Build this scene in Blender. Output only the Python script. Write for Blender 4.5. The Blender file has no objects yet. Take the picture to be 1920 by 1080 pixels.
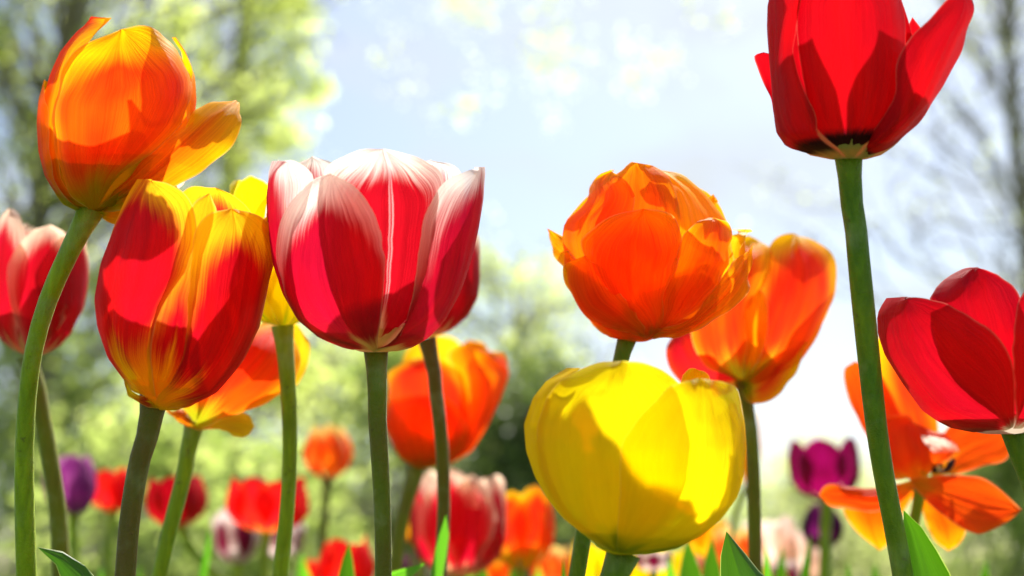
import bpy, math, random
import numpy as np
from mathutils import Vector
C = bpy.context.scene
COL = C.collection
rnd = random.Random(7)

# ---------------------------------------------------------------- camera
FPX = 2637.0                      # focal length in pixels of the 1920 px wide photograph
PITCH = math.radians(12)
CAM = np.array([0, 0, 0.34])
cam = bpy.data.cameras.new('camera'); co = bpy.data.objects.new('camera', cam); COL.objects.link(co)
co.location = CAM; co.rotation_euler = (math.radians(90) + PITCH, 0, 0)
cam.sensor_width = 36; cam.lens = FPX / 1920 * 36
cam.clip_start = 0.02; cam.clip_end = 3000
cam.dof.use_dof = True; cam.dof.focus_distance = 0.455; cam.dof.aperture_fstop = 8.0
C.camera = co
FW = np.array([0, math.cos(PITCH), math.sin(PITCH)]); UP = np.array([0, -math.sin(PITCH), math.cos(PITCH)]); RT = np.array([1., 0, 0])

# ---------------------------------------------------------------- sky, sun, exposure
SUN_EL, SUN_AZ = 52, 18           # degrees, azimuth to the right of the view direction
w = bpy.data.worlds.new('World'); C.world = w; w.use_nodes = True
nt = w.node_tree; nt.nodes.clear()
sky = nt.nodes.new('ShaderNodeTexSky'); sky.sky_type = 'NISHITA'; sky.sun_disc = False
sky.sun_elevation = math.radians(SUN_EL); sky.sun_rotation = math.radians(SUN_AZ)
sky.dust_density = 1.6; sky.air_density = 1.0
tc = nt.nodes.new('ShaderNodeTexCoord')
mp = nt.nodes.new('ShaderNodeMapping'); mp.inputs['Scale'].default_value = (1, 1, 2.2)
no = nt.nodes.new('ShaderNodeTexNoise'); no.inputs['Scale'].default_value = 5.5; no.inputs['Detail'].default_value = 6; no.inputs['Roughness'].default_value = .55
cr = nt.nodes.new('ShaderNodeValToRGB'); cr.color_ramp.elements[0].position = .46; cr.color_ramp.elements[1].position = .68
mx = nt.nodes.new('ShaderNodeMixRGB'); mx.inputs[2].default_value = (5.1, 5.5, 5.9, 1)
bg = nt.nodes.new('ShaderNodeBackground'); bg.inputs[1].default_value = 0.06
wo = nt.nodes.new('ShaderNodeOutputWorld')
L = nt.links.new
L(tc.outputs['Generated'], mp.inputs[0]); L(mp.outputs[0], no.inputs[0]); L(no.outputs[0], cr.inputs[0])
L(cr.outputs[0], mx.inputs[0]); L(sky.outputs[0], mx.inputs[1]); L(mx.outputs[0], bg.inputs[0]); L(bg.outputs[0], wo.inputs[0])
sl = bpy.data.lights.new('sun', 'SUN'); sl.energy = 5.0; sl.angle = math.radians(.9); sl.color = (1, .96, .88)
so = bpy.data.objects.new('sun', sl); COL.objects.link(so)
a, e = math.radians(SUN_AZ), math.radians(SUN_EL)
so.rotation_euler = Vector((math.sin(a) * math.cos(e), math.cos(a) * math.cos(e), math.sin(e))).to_track_quat('Z', 'Y').to_euler()
so.location = (2, 3, 4)
C.view_settings.view_transform = 'Standard'; C.view_settings.look = 'None'; C.view_settings.gamma = 1
C.view_settings.exposure = 1.38
C.cycles.max_bounces = 12; C.cycles.diffuse_bounces = 8; C.cycles.transmission_bounces = 8
C.cycles.use_denoising = True
C.cycles.sample_clamp_indirect = 8

# ---------------------------------------------------------------- helpers
def ray(px, py): return FW + RT * ((px - 960) / FPX) + UP * ((540 - py) / FPX)
def W(px, py, dist): return CAM + ray(px, py) * dist      # a point seen at a pixel, at a distance in metres
def tag(o, label=None, cat=None, group=None, kind=None):
    for k, v in (('label', label), ('category', cat), ('group', group), ('kind', kind)):
        if v: o[k] = v
    return o
def link(name, verts, faces, mat, parent=None, smooth=True, uv=None, attrs=None):
    me = bpy.data.meshes.new(name); me.from_pydata([tuple(map(float, v)) for v in verts], [], faces)
    if smooth: me.polygons.foreach_set('use_smooth', [True] * len(me.polygons))
    for k, arr in (attrs or {}).items():
        at = me.attributes.new(k, 'FLOAT', 'POINT'); at.data.foreach_set('value', np.asarray(arr, dtype=np.float32))
    me.materials.append(mat); me.update()
    o = bpy.data.objects.new(name, me); COL.objects.link(o)
    if parent: o.parent = parent
    return o
def empty(name, loc):
    o = bpy.data.objects.new(name, None); o.location = tuple(map(float, loc)); o.empty_display_size = .03; COL.objects.link(o); return o

def spline(P, n, w=None):
    """Catmull-Rom through the rows of P, n samples evenly spaced along it"""
    P = np.asarray(P, float)
    if len(P) == 2: P = np.array([P[0], (P[0] + P[1]) / 2, P[1]])
    Q = np.vstack([2 * P[0] - P[1], P, 2 * P[-1] - P[-2]])
    out = []
    for i in range(1, len(Q) - 2):
        p0, p1, p2, p3 = Q[i - 1:i + 3]
        d = [max(np.linalg.norm(b_ - a_), 1e-6) ** .5 for a_, b_ in ((p0, p1), (p1, p2), (p2, p3))]
        m1 = (p2 - p1) + d[1] * ((p1 - p0) / d[0] - (p2 - p0) / (d[0] + d[1]))
        m2 = (p2 - p1) + d[1] * ((p3 - p2) / d[2] - (p3 - p1) / (d[1] + d[2]))
        for t in np.linspace(0, 1, 24, endpoint=False):
            out.append((2*t**3 - 3*t**2 + 1) * p1 + (t**3 - 2*t**2 + t) * m1 + (-2*t**3 + 3*t**2) * p2 + (t**3 - t**2) * m2)
    out.append(P[-1]); out = np.array(out)
    s = np.concatenate([[0], np.cumsum(np.linalg.norm(np.diff(out, axis=0), axis=1))]); s /= max(s[-1], 1e-9)
    t = np.linspace(0, 1, n)
    return np.stack([np.interp(t, s, out[:, k]) for k in range(out.shape[1])], 1)

def tube(pts, radii, seg=14):
    pts = np.asarray(pts, float); V, F = [], []
    t = np.gradient(pts, axis=0); t /= np.linalg.norm(t, axis=1)[:, None] + 1e-12
    ref = np.array([0, 1., 0]) if abs(t[0][1]) < .9 else np.array([1., 0, 0])
    for i, p in enumerate(pts):
        x = np.cross(ref, t[i]); x /= np.linalg.norm(x) + 1e-12; y = np.cross(t[i], x)
        for k in range(seg):
            a_ = 2 * math.pi * k / seg; V.append(p + radii[i] * (math.cos(a_) * x + math.sin(a_) * y))
    for i in range(len(pts) - 1):
        for k in range(seg):
            F.append((i*seg + k, i*seg + (k+1) % seg, (i+1)*seg + (k+1) % seg, (i+1)*seg + k))
    F.append(tuple(range(seg))[::-1]); F.append(tuple(len(V) - seg + k for k in range(seg)))
    return V, F

# ---------------------------------------------------------------- materials
class Nodes:
    def __init__(s, name):
        s.m = bpy.data.materials.new(name); s.m.use_nodes = True; s.t = s.m.node_tree; s.t.nodes.clear()
    def new(s, t, **k):
        n = s.t.nodes.new(t)
        for a_, b_ in k.items(): setattr(n, a_, b_)
        return n
    def put(s, sock, v):
        if hasattr(v, 'links') or hasattr(v, 'is_output'): s.t.links.new(v, sock)
        else: sock.default_value = v
    def f(s, op, a_, b_=0., clamp=False):
        n = s.new('ShaderNodeMath', operation=op); n.use_clamp = clamp; s.put(n.inputs[0], a_); s.put(n.inputs[1], b_); return n.outputs[0]
    def smooth(s, x):
        n = s.new('ShaderNodeMapRange', interpolation_type='SMOOTHSTEP'); s.put(n.inputs[0], x); return n.outputs[0]
    def attr(s, nm): n = s.new('ShaderNodeAttribute', attribute_name=nm); return n.outputs['Fac']
    def noise(s, vec, scale, detail=2, rough=.5):
        n = s.new('ShaderNodeTexNoise'); s.put(n.inputs['Vector'], vec); n.inputs['Scale'].default_value = scale
        n.inputs['Detail'].default_value = detail; n.inputs['Roughness'].default_value = rough; return n.outputs[0]
    def vec(s, x, y, z): n = s.new('ShaderNodeCombineXYZ'); s.put(n.inputs[0], x); s.put(n.inputs[1], y); s.put(n.inputs[2], z); return n.outputs[0]
    def mix(s, fac, a_, b_, mode='MIX'):
        n = s.new('ShaderNodeMixRGB', blend_type=mode); s.put(n.inputs[0], fac)
        s.put(n.inputs[1], (*a_, 1) if isinstance(a_, tuple) else a_); s.put(n.inputs[2], (*b_, 1) if isinstance(b_, tuple) else b_); return n.outputs[0]
    def bump(s, h, st, dist=.0004):
        n = s.new('ShaderNodeBump'); n.inputs['Strength'].default_value = st; n.inputs['Distance'].default_value = dist; s.put(n.inputs['Height'], h); return n.outputs[0]
    def thin(s, col, tcol, fac, rough=.45, spec=.35, normal=None, clear=0.):
        p = s.new('ShaderNodeBsdfPrincipled'); s.put(p.inputs['Base Color'], col); p.inputs['Roughness'].default_value = rough
        p.inputs['Specular IOR Level'].default_value = spec
        t = s.new('ShaderNodeBsdfTranslucent'); s.put(t.inputs[0], tcol)
        if normal: s.put(p.inputs['Normal'], normal); s.put(t.inputs['Normal'], normal)
        x = s.new('ShaderNodeMixShader'); s.put(x.inputs[0], fac); s.put(x.inputs[1], p.outputs[0]); s.put(x.inputs[2], t.outputs[0])
        if clear:
            tr = s.new('ShaderNodeBsdfTransparent'); s.put(tr.inputs[0], tcol); y = s.new('ShaderNodeMixShader'); s.put(y.inputs[0], clear)
            s.put(y.inputs[1], x.outputs[0]); s.put(y.inputs[2], tr.outputs[0]); x = y
        o = s.new('ShaderNodeOutputMaterial'); s.put(o.inputs[0], x.outputs[0]); return s.m

_pm = {}
def petal_mat(name, body, margin, base, mw=.25, ms=.15, mlow=.1, ma=.35, bh=.15, bs=.1, bmid=.1, ba=.15, body2=None, rib=None, trans=.6, seed=0., blotch=None, amp=.46, clear=.18):
    """body colour; margin colour from the petal's edge inwards (width mw at the tip, mw*mlow low down);
       base colour up to height bh, higher by bmid along the midrib; feathered by streak noise"""
    if name in _pm: return _pm[name]
    s = Nodes(name)
    u, v, e_ = s.attr('u'), s.attr('v'), s.attr('edge')
    av = s.f('ABSOLUTE', v)
    vr = s.f('MULTIPLY', s.attr('pid'), 3.7)
    streak = s.noise(s.vec(s.f('MULTIPLY', v, 14.), s.f('MULTIPLY', u, 1.3), s.f('ADD', vr, seed)), 1.0, 3, .6)
    fine = s.noise(s.vec(s.f('MULTIPLY', v, 70.), s.f('MULTIPLY', u, 2.6), vr), 1.0, 2, .55)
    broad = s.noise(s.vec(s.f('MULTIPLY', v, 1.6), s.f('MULTIPLY', u, 2.1), s.f('ADD', vr, seed + 5)), 1.0, 2)
    sn = s.f('SUBTRACT', s.f('ADD', s.f('MULTIPLY', streak, .45), s.f('MULTIPLY', fine, .55)), .5)
    u2 = s.f('MULTIPLY', u, u)
    wid = s.f('MULTIPLY', s.f('ADD', s.f('MULTIPLY', u2, 1 - mlow), mlow), mw)
    wn = s.f('ADD', wid, s.f('MULTIPLY', s.f('MULTIPLY', sn, ma), s.f('ADD', wid, .04)))
    m_ = s.f('DIVIDE', s.f('SUBTRACT', wn, e_), ms)
    m_ = s.smooth(m_)
    mid = s.f('SUBTRACT', 1., s.f('MULTIPLY', av, 3.2), True)
    b_ = s.f('ADD', s.f('DIVIDE', s.f('SUBTRACT', s.f('ADD', s.f('ADD', bh, s.f('MULTIPLY', mid, bmid)), s.f('MULTIPLY', sn, ba)), u), bs), .5)
    b_ = s.smooth(b_)
    col = s.mix(s.smooth(s.f('MULTIPLY', s.f('SUBTRACT', broad, .3), 2.5)), body, body2 or body)
    col = s.mix(m_, col, margin)
    if rib:
        r_ = s.smooth(s.f('SUBTRACT', 1., s.f('MULTIPLY', s.f('ABSOLUTE', s.f('SUBTRACT', av, .025)), 45.), True))
        col = s.mix(s.f('MULTIPLY', s.f('MULTIPLY', r_, streak), .95), col, rib)
    if blotch:
        q = s.smooth(s.f('DIVIDE', s.f('SUBTRACT', blotch[1] + .04, s.f('ADD', u, s.f('MULTIPLY', sn, -.12))), .05))
        col = s.mix(q, col, blotch[0])
    col = s.mix(b_, col, base)
    rim = s.smooth(s.f('SUBTRACT', 1., s.f('MULTIPLY', e_, 45.), True))
    col = s.mix(s.f('MULTIPLY', rim, .35), col, s.mix(.5, margin, (.95, .80, .55)))
    k = s.f('ADD', .98 - amp, s.f('MULTIPLY', s.f('ADD', fine, streak), amp))
    sp = s.noise(s.vec(s.f('MULTIPLY', v, 26.), s.f('MULTIPLY', u, 34.), vr), 1., 4, .75)
    k = s.f('MULTIPLY', k, s.f('SUBTRACT', 1., s.f('MULTIPLY', s.smooth(s.f('MULTIPLY', s.f('SUBTRACT', sp, .66), 9.)), .35)))
    col = s.mix(1., col, s.vec(k, k, k), 'MULTIPLY')
    nrm = s.bump(s.f('ADD', fine, s.f('MULTIPLY', streak, .8)), .5, .0009)
    _pm[name] = s.thin(col, col, trans, .5, .22, nrm, clear)
    return _pm[name]

def stem_mat(name, c1, c2):
    if name in _pm: return _pm[name]
    s = Nodes(name); g = s.new('ShaderNodeNewGeometry'); tcn = s.new('ShaderNodeTexCoord')
    mpn = s.new('ShaderNodeMapping'); mpn.inputs['Scale'].default_value = (500, 500, 25); s.put(mpn.inputs[0], tcn.outputs['Object'])
    n1 = s.noise(mpn.outputs[0], 1., 3); n2 = s.noise(tcn.outputs['Object'], 28., 3); n3 = s.noise(tcn.outputs['Object'], 1800., 2)
    f_ = s.smooth(s.f('ADD', s.f('MULTIPLY', s.f('SUBTRACT', n2, .5), 2.2), s.f('ADD', .2, s.f('MULTIPLY', n1, .6))))
    col = s.mix(f_, c1, c2)
    n4 = s.noise(tcn.outputs['Object'], 260., 4, .7); n5 = s.noise(tcn.outputs['Object'], 60., 3, .6)
    col = s.mix(s.f('MULTIPLY', s.smooth(s.f('MULTIPLY', s.f('SUBTRACT', n4, .60), 8.)), .6), col, (.09, .06, .02))
    col = s.mix(s.f('MULTIPLY', s.smooth(s.f('MULTIPLY', s.f('SUBTRACT', n5, .5), 4.)), .34), col, (.40, .46, .26))
    kk = s.f('ADD', .62, s.f('MULTIPLY', n1, .7)); col = s.mix(1., col, s.vec(kk, kk, kk), 'MULTIPLY')
    nrm = s.bump(s.f('ADD', s.f('ADD', n1, n4), s.f('MULTIPLY', n3, .5)), .7, .0009)
    p = s.new('ShaderNodeBsdfPrincipled'); s.put(p.inputs['Base Color'], col); p.inputs['Roughness'].default_value = .5
    p.inputs['Subsurface Weight'].default_value = .35; p.inputs['Subsurface Radius'].default_value = (.6, 1., .25); p.inputs['Subsurface Scale'].default_value = .003
    p.inputs['Specular IOR Level'].default_value = .3; p.inputs['Sheen Weight'].default_value = .14; p.inputs['Sheen Roughness'].default_value = .25; p.inputs['Normal']; s.put(p.inputs['Normal'], nrm)
    o = s.new('ShaderNodeOutputMaterial'); s.put(o.inputs[0], p.outputs[0]); _pm[name] = s.m; return s.m

def leaf_mat(name, c1, c2, trans=.45, rough=.4):
    if name in _pm: return _pm[name]
    s = Nodes(name); u, v = s.attr('u'), s.attr('v')
    st = s.noise(s.vec(s.f('MULTIPLY', v, 30.), s.f('MULTIPLY', u, 1.5), 0.), 1., 3)
    br = s.noise(s.vec(s.f('MULTIPLY', v, 2.), s.f('MULTIPLY', u, 9.), 3.), 1., 2)
    col = s.mix(s.smooth(s.f('ADD', s.f('MULTIPLY', st, .7), s.f('MULTIPLY', s.f('SUBTRACT', br, .3), .8))), c1, c2)
    ed = s.smooth(s.f('MULTIPLY', s.f('SUBTRACT', s.f('ABSOLUTE', v), .94), 25.))
    col = s.mix(ed, col, (.5, .55, .25))
    _pm[name] = s.thin(col, s.mix(1., col, (1.25, 1.5, .5), 'MULTIPLY'), trans, rough, .5, s.bump(st, .3, .0006)); return _pm[name]

def crown_mat(name, c1, c2, trans=.5):
    s = Nodes(name); r_ = s.attr('tone')
    col = s.mix(r_, c1, c2)
    return s.thin(col, s.mix(1., col, (1.12, 1.14, .85), 'MULTIPLY'), trans, .5, .4)
def bark_mat(name, c1, c2):
    s = Nodes(name); tcn = s.new('ShaderNodeTexCoord'); n = s.noise(tcn.outputs['Object'], 14., 5, .65)
    p = s.new('ShaderNodeBsdfPrincipled'); s.put(p.inputs['Base Color'], s.mix(s.smooth(n), c1, c2)); p.inputs['Roughness'].default_value = .9
    s.put(p.inputs['Normal'], s.bump(n, .8, .02))
    o = s.new('ShaderNodeOutputMaterial'); s.put(o.inputs[0], p.outputs[0]); return s.m

# ---------------------------------------------------------------- ground
gs = Nodes('lawn_soil'); tcn = gs.new('ShaderNodeTexCoord')
g1 = gs.noise(tcn.outputs['Object'], 1.2, 6); g2 = gs.noise(tcn.outputs['Object'], 60., 5, .7)
gp = gs.new('ShaderNodeBsdfPrincipled'); gp.inputs['Roughness'].default_value = .95
gs.put(gp.inputs['Base Color'], gs.mix(gs.smooth(g2), gs.mix(gs.smooth(g1), (.05, .10, .02), (.09, .16, .03)), (.10, .14, .04)))
gs.put(gp.inputs['Normal'], gs.bump(g2, 1., .02)); go = gs.new('ShaderNodeOutputMaterial'); gs.put(go.inputs[0], gp.outputs[0])
N_ = 60; V, F = [], []
for i in range(N_ + 1):
    for j in range(N_ + 1):
        x = ((i / N_) * 2 - 1); y = ((j / N_) * 2 - 1); x = math.copysign(abs(x) ** 3, x) * 900; y = math.copysign(abs(y) ** 3, y) * 900
        V.append((x, y, .012 * math.sin(x * 3.1) * math.cos(y * 2.3)))
for i in range(N_):
    for j in range(N_): q = i * (N_ + 1) + j; F.append((q, q + N_ + 1, q + N_ + 2, q + 1))
tag(link('ground', V, F, gs.m), kind='structure')

# ---------------------------------------------------------------- petals
NU, NV = 44, 26
class Flower:
    """frame of one flower head: pixel measurements at its own distance, depth measured along its line of sight"""
    def __init__(s, cx, cy, dist, bowl=None):
        s.D = dist; s.c = W(cx, cy, dist); s.cx, s.cy = cx, cy
        s.n = (s.c - CAM) / np.linalg.norm(s.c - CAM); s.px = dist / FPX
        s.bowl = None; s.pid = 0
        if bowl: s.set_bowl(bowl)
    def set_bowl(s, bowl):
        b = np.array(sorted(bowl), float); s.bowl = b; s.half = max(b[:, 2] - b[:, 1]) / 2
    def P(s, px, py, d=0.):
        r = ray(px, py); t = np.dot(s.c - CAM, s.n) / np.dot(r, s.n)
        return CAM + r * t + s.n * (d * s.px)
    def prof(s, y):
        b = s.bowl; return np.interp(y, b[:, 0], b[:, 1]), np.interp(y, b[:, 0], b[:, 2])
    def theta(s, p):
        x, y = p[0], p[1]; fl = p[2] if len(p) > 2 else 'f'
        l, r = s.prof(y); c, R = (l + r) / 2, max((r - l) / 2, 1)
        a_ = math.asin(max(-1, min(1, (x - c) / R)))
        return {'f': a_, 'b': math.pi - a_, 'l': -math.pi - a_}[fl]

def build_petal(fl, T, Y, off, cup, crease, wave, curl, mat, root, loc, name='petal', seed=0, free=None, label=None, depth_k=1., Lc=None):
    """T, Y (NU x NV) = angle round the bowl and height; free = explicit points"""
    nu, nv = (T.shape if free is None else free.shape[:2])
    u = np.linspace(0, 1, nu)[:, None] * np.ones((1, nv)); v = np.ones((nu, 1)) * np.linspace(-1, 1, nv)[None, :]
    rr = random.Random(seed * 17 + fl.pid); wave = wave * getattr(fl, 'wk', 1.)
    ph = [rr.uniform(0, 6.28) for _ in range(4)]
    bend = (off + cup * (1 - v**2) * np.sin(np.pi * np.clip(u, 0, 1)) ** .7 - crease * np.exp(-(v / .07) ** 2) * np.sin(np.pi * u) ** .5
            + crease * .4 * np.exp(-((np.abs(v) - .16) / .08) ** 2) * np.sin(np.pi * u) ** .5
            + wave * (np.abs(v) ** 3 + u ** 6 * .5) * (np.sin(9 * u + ph[0] + 2 * v) + .6 * np.sin(19 * u + ph[1] - 7 * v) + .3 * np.sin(37 * u + ph[3])) * (u > .0)
            + wave * .35 * np.sin(5 * u + 3.1 * v + ph[2]) + (.35 + .12 * wave) * np.sin(13 * v + ph[3] + 2 * u) * np.sin(np.pi * u) + curl * u ** 7 * (1 + 0 * v))
    P = np.zeros((nu, nv, 3))
    if free is None:
        b = fl.bowl; l = np.interp(Y, b[:, 0], b[:, 1]); r = np.interp(Y, b[:, 0], b[:, 2])
        R = (r - l) / 2; c = (l + r) / 2
        Rb = np.maximum(R + bend * np.clip(R / 30, 0, 1), .5)
        ym = b[np.argmax(b[:, 2] - b[:, 1]), 0]
        Rd = Rb + np.where(Y < ym, 1., 0.) * getattr(fl, 'open', .8) * np.maximum(max(b[:, 2] - b[:, 1]) / 2 - R, 0)
        X = c + Rb * np.sin(T); Dp = -Rd * np.cos(T) * depth_k
        for i in range(nu):
            for j in range(nv): P[i, j] = fl.P(X[i, j], fl.cy + (Y[i, j] - fl.cy) * (1 + Dp[i, j] / FPX), Dp[i, j])
    else:
        Q = free; P0 = np.zeros_like(P)
        for i in range(nu):
            for j in range(nv): P0[i, j] = fl.P(*Q[i, j])
        du = np.gradient(P0, axis=0); dv = np.gradient(P0, axis=1); nn = np.cross(du, dv)
        ln = np.linalg.norm(nn, axis=2)[..., None]; nn = np.where(ln > 1e-14, nn / np.maximum(ln, 1e-14), 0)
        P = P0 + nn * (bend * fl.px)[..., None]
    wid = np.linalg.norm(np.diff(P, axis=1), axis=2).sum(1) / fl.px / 2 / getattr(fl, 'half', 150.)
    edge = (1 - np.abs(v)) * wid[:, None]
    V = (P - np.asarray(loc)).reshape(-1, 3)
    F = [(i*nv + j, (i+1)*nv + j, (i+1)*nv + j + 1, i*nv + j + 1) for i in range(nu - 1) for j in range(nv - 1)]
    fl.pid += 1
    o = link(name, V, F, mat, root, attrs={'u': u.ravel(), 'v': v.ravel(), 'edge': edge.ravel(), 'pid': np.full(nu * nv, float(fl.pid % 7 + (seed % 11)))})
    if label: o['label'] = label
    return o

def bowl_petal(fl, root, loc, mat, Lp, Rp, Mp=None, off=0, cup=5, crease=3, wave=2, curl=0, seed=1, label=None):
    rj = np.random.default_rng(seed * 31 + fl.pid)
    def conv(pts):
        A = np.array([(fl.theta(p) * fl.half, p[1]) for p in pts], float); q = spline(A, NU)
        j = np.convolve(rj.normal(size=NU + 4), np.ones(3) / 3, 'same')[2:-2]; t = np.linspace(0, 1, NU)
        q[:, 0] += 1.6 * j * np.sin(np.pi * t) ** .5; q[:, 1] += 1.2 * np.roll(j, 7) * np.sin(np.pi * t) ** .5; return q
    Lc, Rc = conv(Lp), conv(Rp); Mc = conv(Mp) if Mp else (Lc + Rc) / 2
    v = np.linspace(-1, 1, NV)[None, :]
    def q(k): return Mc[:, k, None] + v * (Rc[:, k, None] - Lc[:, k, None]) / 2 + v**2 * ((Lc[:, k, None] + Rc[:, k, None]) / 2 - Mc[:, k, None])
    return build_petal(fl, q(0) / fl.half, q(1), off, cup, crease, wave, curl, mat, root, loc, seed=seed, label=label)

def receptacle(fl, root, loc, mat, part=.13, k=.9):
    b = fl.bowl; y1 = b[-1, 0]; H = y1 - b[0, 0]; ys = np.linspace(y1, y1 - part * H, 8); V, F = [], []
    for y in ys:
        l, r = fl.prof(y)
        for q in range(24):
            t = q / 24 * 2 * math.pi; V.append(fl.P((l + r) / 2 + (r - l) / 2 * k * math.sin(t), y, -(r - l) / 2 * k * math.cos(t)) - loc)
    for i in range(7):
        for q in range(24): F.append((i*24 + q, i*24 + (q+1) % 24, (i+1)*24 + (q+1) % 24, (i+1)*24 + q))
    F.append(tuple(range(24)))
    n = len(V); return link('receptacle', V, F, mat, root, attrs={'u': [0.] * n, 'v': [0.] * n, 'edge': [1.] * n, 'pid': [0.] * n})
def free_petal(fl, root, loc, mat, Lp, Rp, Mp=None, cup=0, crease=2, wave=3, curl=0, seed=1, name='petal', label=None):
    f3 = lambda pts: spline([(p[0], p[1], p[2] if len(p) > 2 else 0) for p in pts], NU)
    Lc, Rc = f3(Lp), f3(Rp); Mc = f3(Mp) if Mp else (Lc + Rc) / 2
    v = np.linspace(-1, 1, NV)[None, :, None]
    Q = Mc[:, None] + v * (Rc - Lc)[:, None] / 2 + v**2 * ((Lc + Rc) / 2 - Mc)[:, None]
    return build_petal(fl, None, None, 0, cup, crease, wave, curl, mat, root, loc, seed=seed, free=Q, name=name, label=label)

GROUP = 'tulips flowering in the bed'
def plant(stem, r, dist, label, smat, lean=(0, 0), heady=None, stem2=None):
    """empty at the foot of the tulip, its stem through measured points and down into the ground"""
    fl = Flower(stem[0][0], stem[0][1], dist)
    pts = [fl.P(*p) for p in stem]
    last = pts[-1]; d = pts[-1] - pts[-2]; d = d / np.linalg.norm(d)
    foot = np.array([last[0] + d[0] * .12 + lean[0], last[1] + lean[1], 0.])
    mid = last + d * .1 * min(1, last[2] / .3)
    root = empty('tulip', foot); tag(root, label, 'tulip', GROUP)
    c = spline(pts + [mid, foot - np.array([0, 0, .01])], 60)
    t = np.linspace(0, 1, 60); rad = r * fl.px * (1 + .25 * t + .42 * np.exp(-t * 70) + .05 * np.sin(t * 17 + stem[0][0]))
    rr = random.Random(int(stem[0][0])); 
    c[3:, 0] += .0006 * np.sin(t[3:] * 23 + rr.random() * 6); rad *= 1 + .025 * np.sin(t * 31 + rr.random() * 6)
    V, F = tube(c - foot, rad, 20)
    link('stem', V, F, smat, root)
    return root, foot

def generic(root, foot, base, top, width, dist, mat, open_=.8, tipp=2.2, rot=20, seed=1, wave=3, n=6, squash=1., tips=None, mats=None, flare=0.):
    """a cup-shaped head from its base point to its top point; n petals in two whorls"""
    bx, by = base; tx, ty = top
    fl = Flower(bx, by, dist); H = math.hypot(tx - bx, ty - by); fl.half = width / 2
    ax = np.array([(tx - bx) / H, (ty - by) / H]); nx = np.array([-ax[1], ax[0]])
    rr = random.Random(seed)
    hh = np.array([0, .03, .09, .2, .38, .55, .78, 1.0, 1.15]); 
    ff = np.array([.06, .34, .58, .82, .985, 1., (1 + open_) / 2 + .02, open_, open_ - .1 + flare])
    nu, nv = (30, 18)
    for k in range(n):
        outer = k % 2 == 0
        th0 = math.radians(rot + 360 * k / n + rr.uniform(-7, 7)); A = rr.uniform(.78, .92) * (6 / n) ** .5
        tip = (1.0 if outer else 1.04) * rr.uniform(.94, 1.04) if tips is None else tips[k % len(tips)]
        u = np.linspace(0, 1, nu)[:, None]; v = np.linspace(-1, 1, nv)[None, :]
        hw = A * np.minimum(1, (.35 + 1.7 * u) ** .8 / 1.4) * np.sqrt(np.clip(1 - u ** (tipp * 1.6), 0, 1)) * (1 + .15 * np.sin(np.pi * u))
        T = th0 + v * hw + rr.uniform(-.12, .12) * u; h = tip * (u * (1 - .0 * v)) - .03 * v**2 * np.sin(np.pi * u)
        R = np.interp(h, hh, ff) * width / 2
        ph = rr.uniform(0, 6)
        s_ = width / 300
        R = R + (0 if outer else -9 * s_) + 7 * s_ * (1 - v**2) * np.sin(np.pi * u) - 4 * s_ * np.exp(-(v / .08)**2) * np.sin(np.pi * u) + wave * s_ * (np.abs(v)**2 + u**4) * np.sin(8 * u + ph + 2 * v) + rr.uniform(-4, 12) * s_ * u**5
        R = np.maximum(R, .5)
        lx = R * np.sin(T); dp = -R * np.cos(T) * squash; ly = h * H
        Q = np.stack([bx + nx[0] * lx + ax[0] * ly, by + nx[1] * lx + ax[1] * ly, dp], 2)
        build_petal(fl, None, None, 0, 0, 0, 0, 0, (mats[k % len(mats)] if mats else mat), root, foot, seed=seed + k, free=Q)
    return fl

def leaf(fl_dist, root, foot, Lp, Rp, Mp, mat, seed=1, cup=0):
    """a strap leaf: traced upper part, running on down to the foot of the plant"""
    fl = Flower(Mp[-1][0], Mp[-1][1], fl_dist); fl.half = 100
    gy = 1100 + .34 * FPX / fl_dist
    fx = np.dot(foot - CAM, RT) / fl_dist * FPX + 960
    lo = lambda dx: [(fx + dx * .4, gy * .98, 0), ((fx + Mp[0][0]) / 2 + dx, (gy + Mp[0][1]) / 2, 0)]
    wd = abs(Rp[0][0] - Lp[0][0]) / 2
    free_petal(fl, root, foot, mat, lo(-wd) + Lp, lo(wd) + Rp, lo(0) + Mp, cup=cup, crease=3, wave=1.5, seed=seed, name='leaf')

# ---------------------------------------------------------------- palette
GREEN = stem_mat('stem_green', (.21, .32, .003), (.30, .40, .005))
OLIVE = stem_mat('stem_olive', (.19, .22, .005), (.17, .13, .015))
BROWN = stem_mat('stem_brown', (.15, .15, .006), (.14, .085, .016))
DEEP = stem_mat('stem_deep', (.10, .20, .005), (.18, .24, .004))
LF_D = leaf_mat('leaf_dark', (.05, .13, .008), (.07, .18, .010), .35)
LF_B = leaf_mat('leaf_bright', (.10, .28, .03), (.14, .36, .04), .5)

M_ORG = petal_mat('petal_orange', (.84, .045, .003), (.97, .52, .003), (.40, .42, .006), mw=1.05, ms=.75, mlow=.4, ma=.5, bh=.17, bs=.20, bmid=.05, body2=(.92, .13, .003), seed=1)
M_FLAME = petal_mat('petal_red_yellow', (.70, .005, .008), (.95, .62, .012), (.95, .62, .004), mw=.95, ms=.5, mlow=.08, ma=1.0, bh=.17, bs=.20, bmid=.12, ba=.35, body2=(.56, .004, .018), seed=2)
M_PINK = petal_mat('petal_crimson_white', (.60, .004, .024), (.95, .86, .80), (.80, .70, .30), mw=.78, ms=.42, mlow=.0, ma=1.5, bh=.05, bs=.10, bmid=.09, ba=.2, body2=(.48, .003, .030), trans=.5, seed=3)
M_PINKR = petal_mat('petal_crimson_striped', (.50, .004, .014), (.93, .80, .70), (.80, .68, .30), mw=.60, ms=.42, mlow=.0, ma=1.6, bh=.05, bs=.12, bmid=.16, ba=.2, rib=(.92, .55, .55), seed=3)
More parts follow.
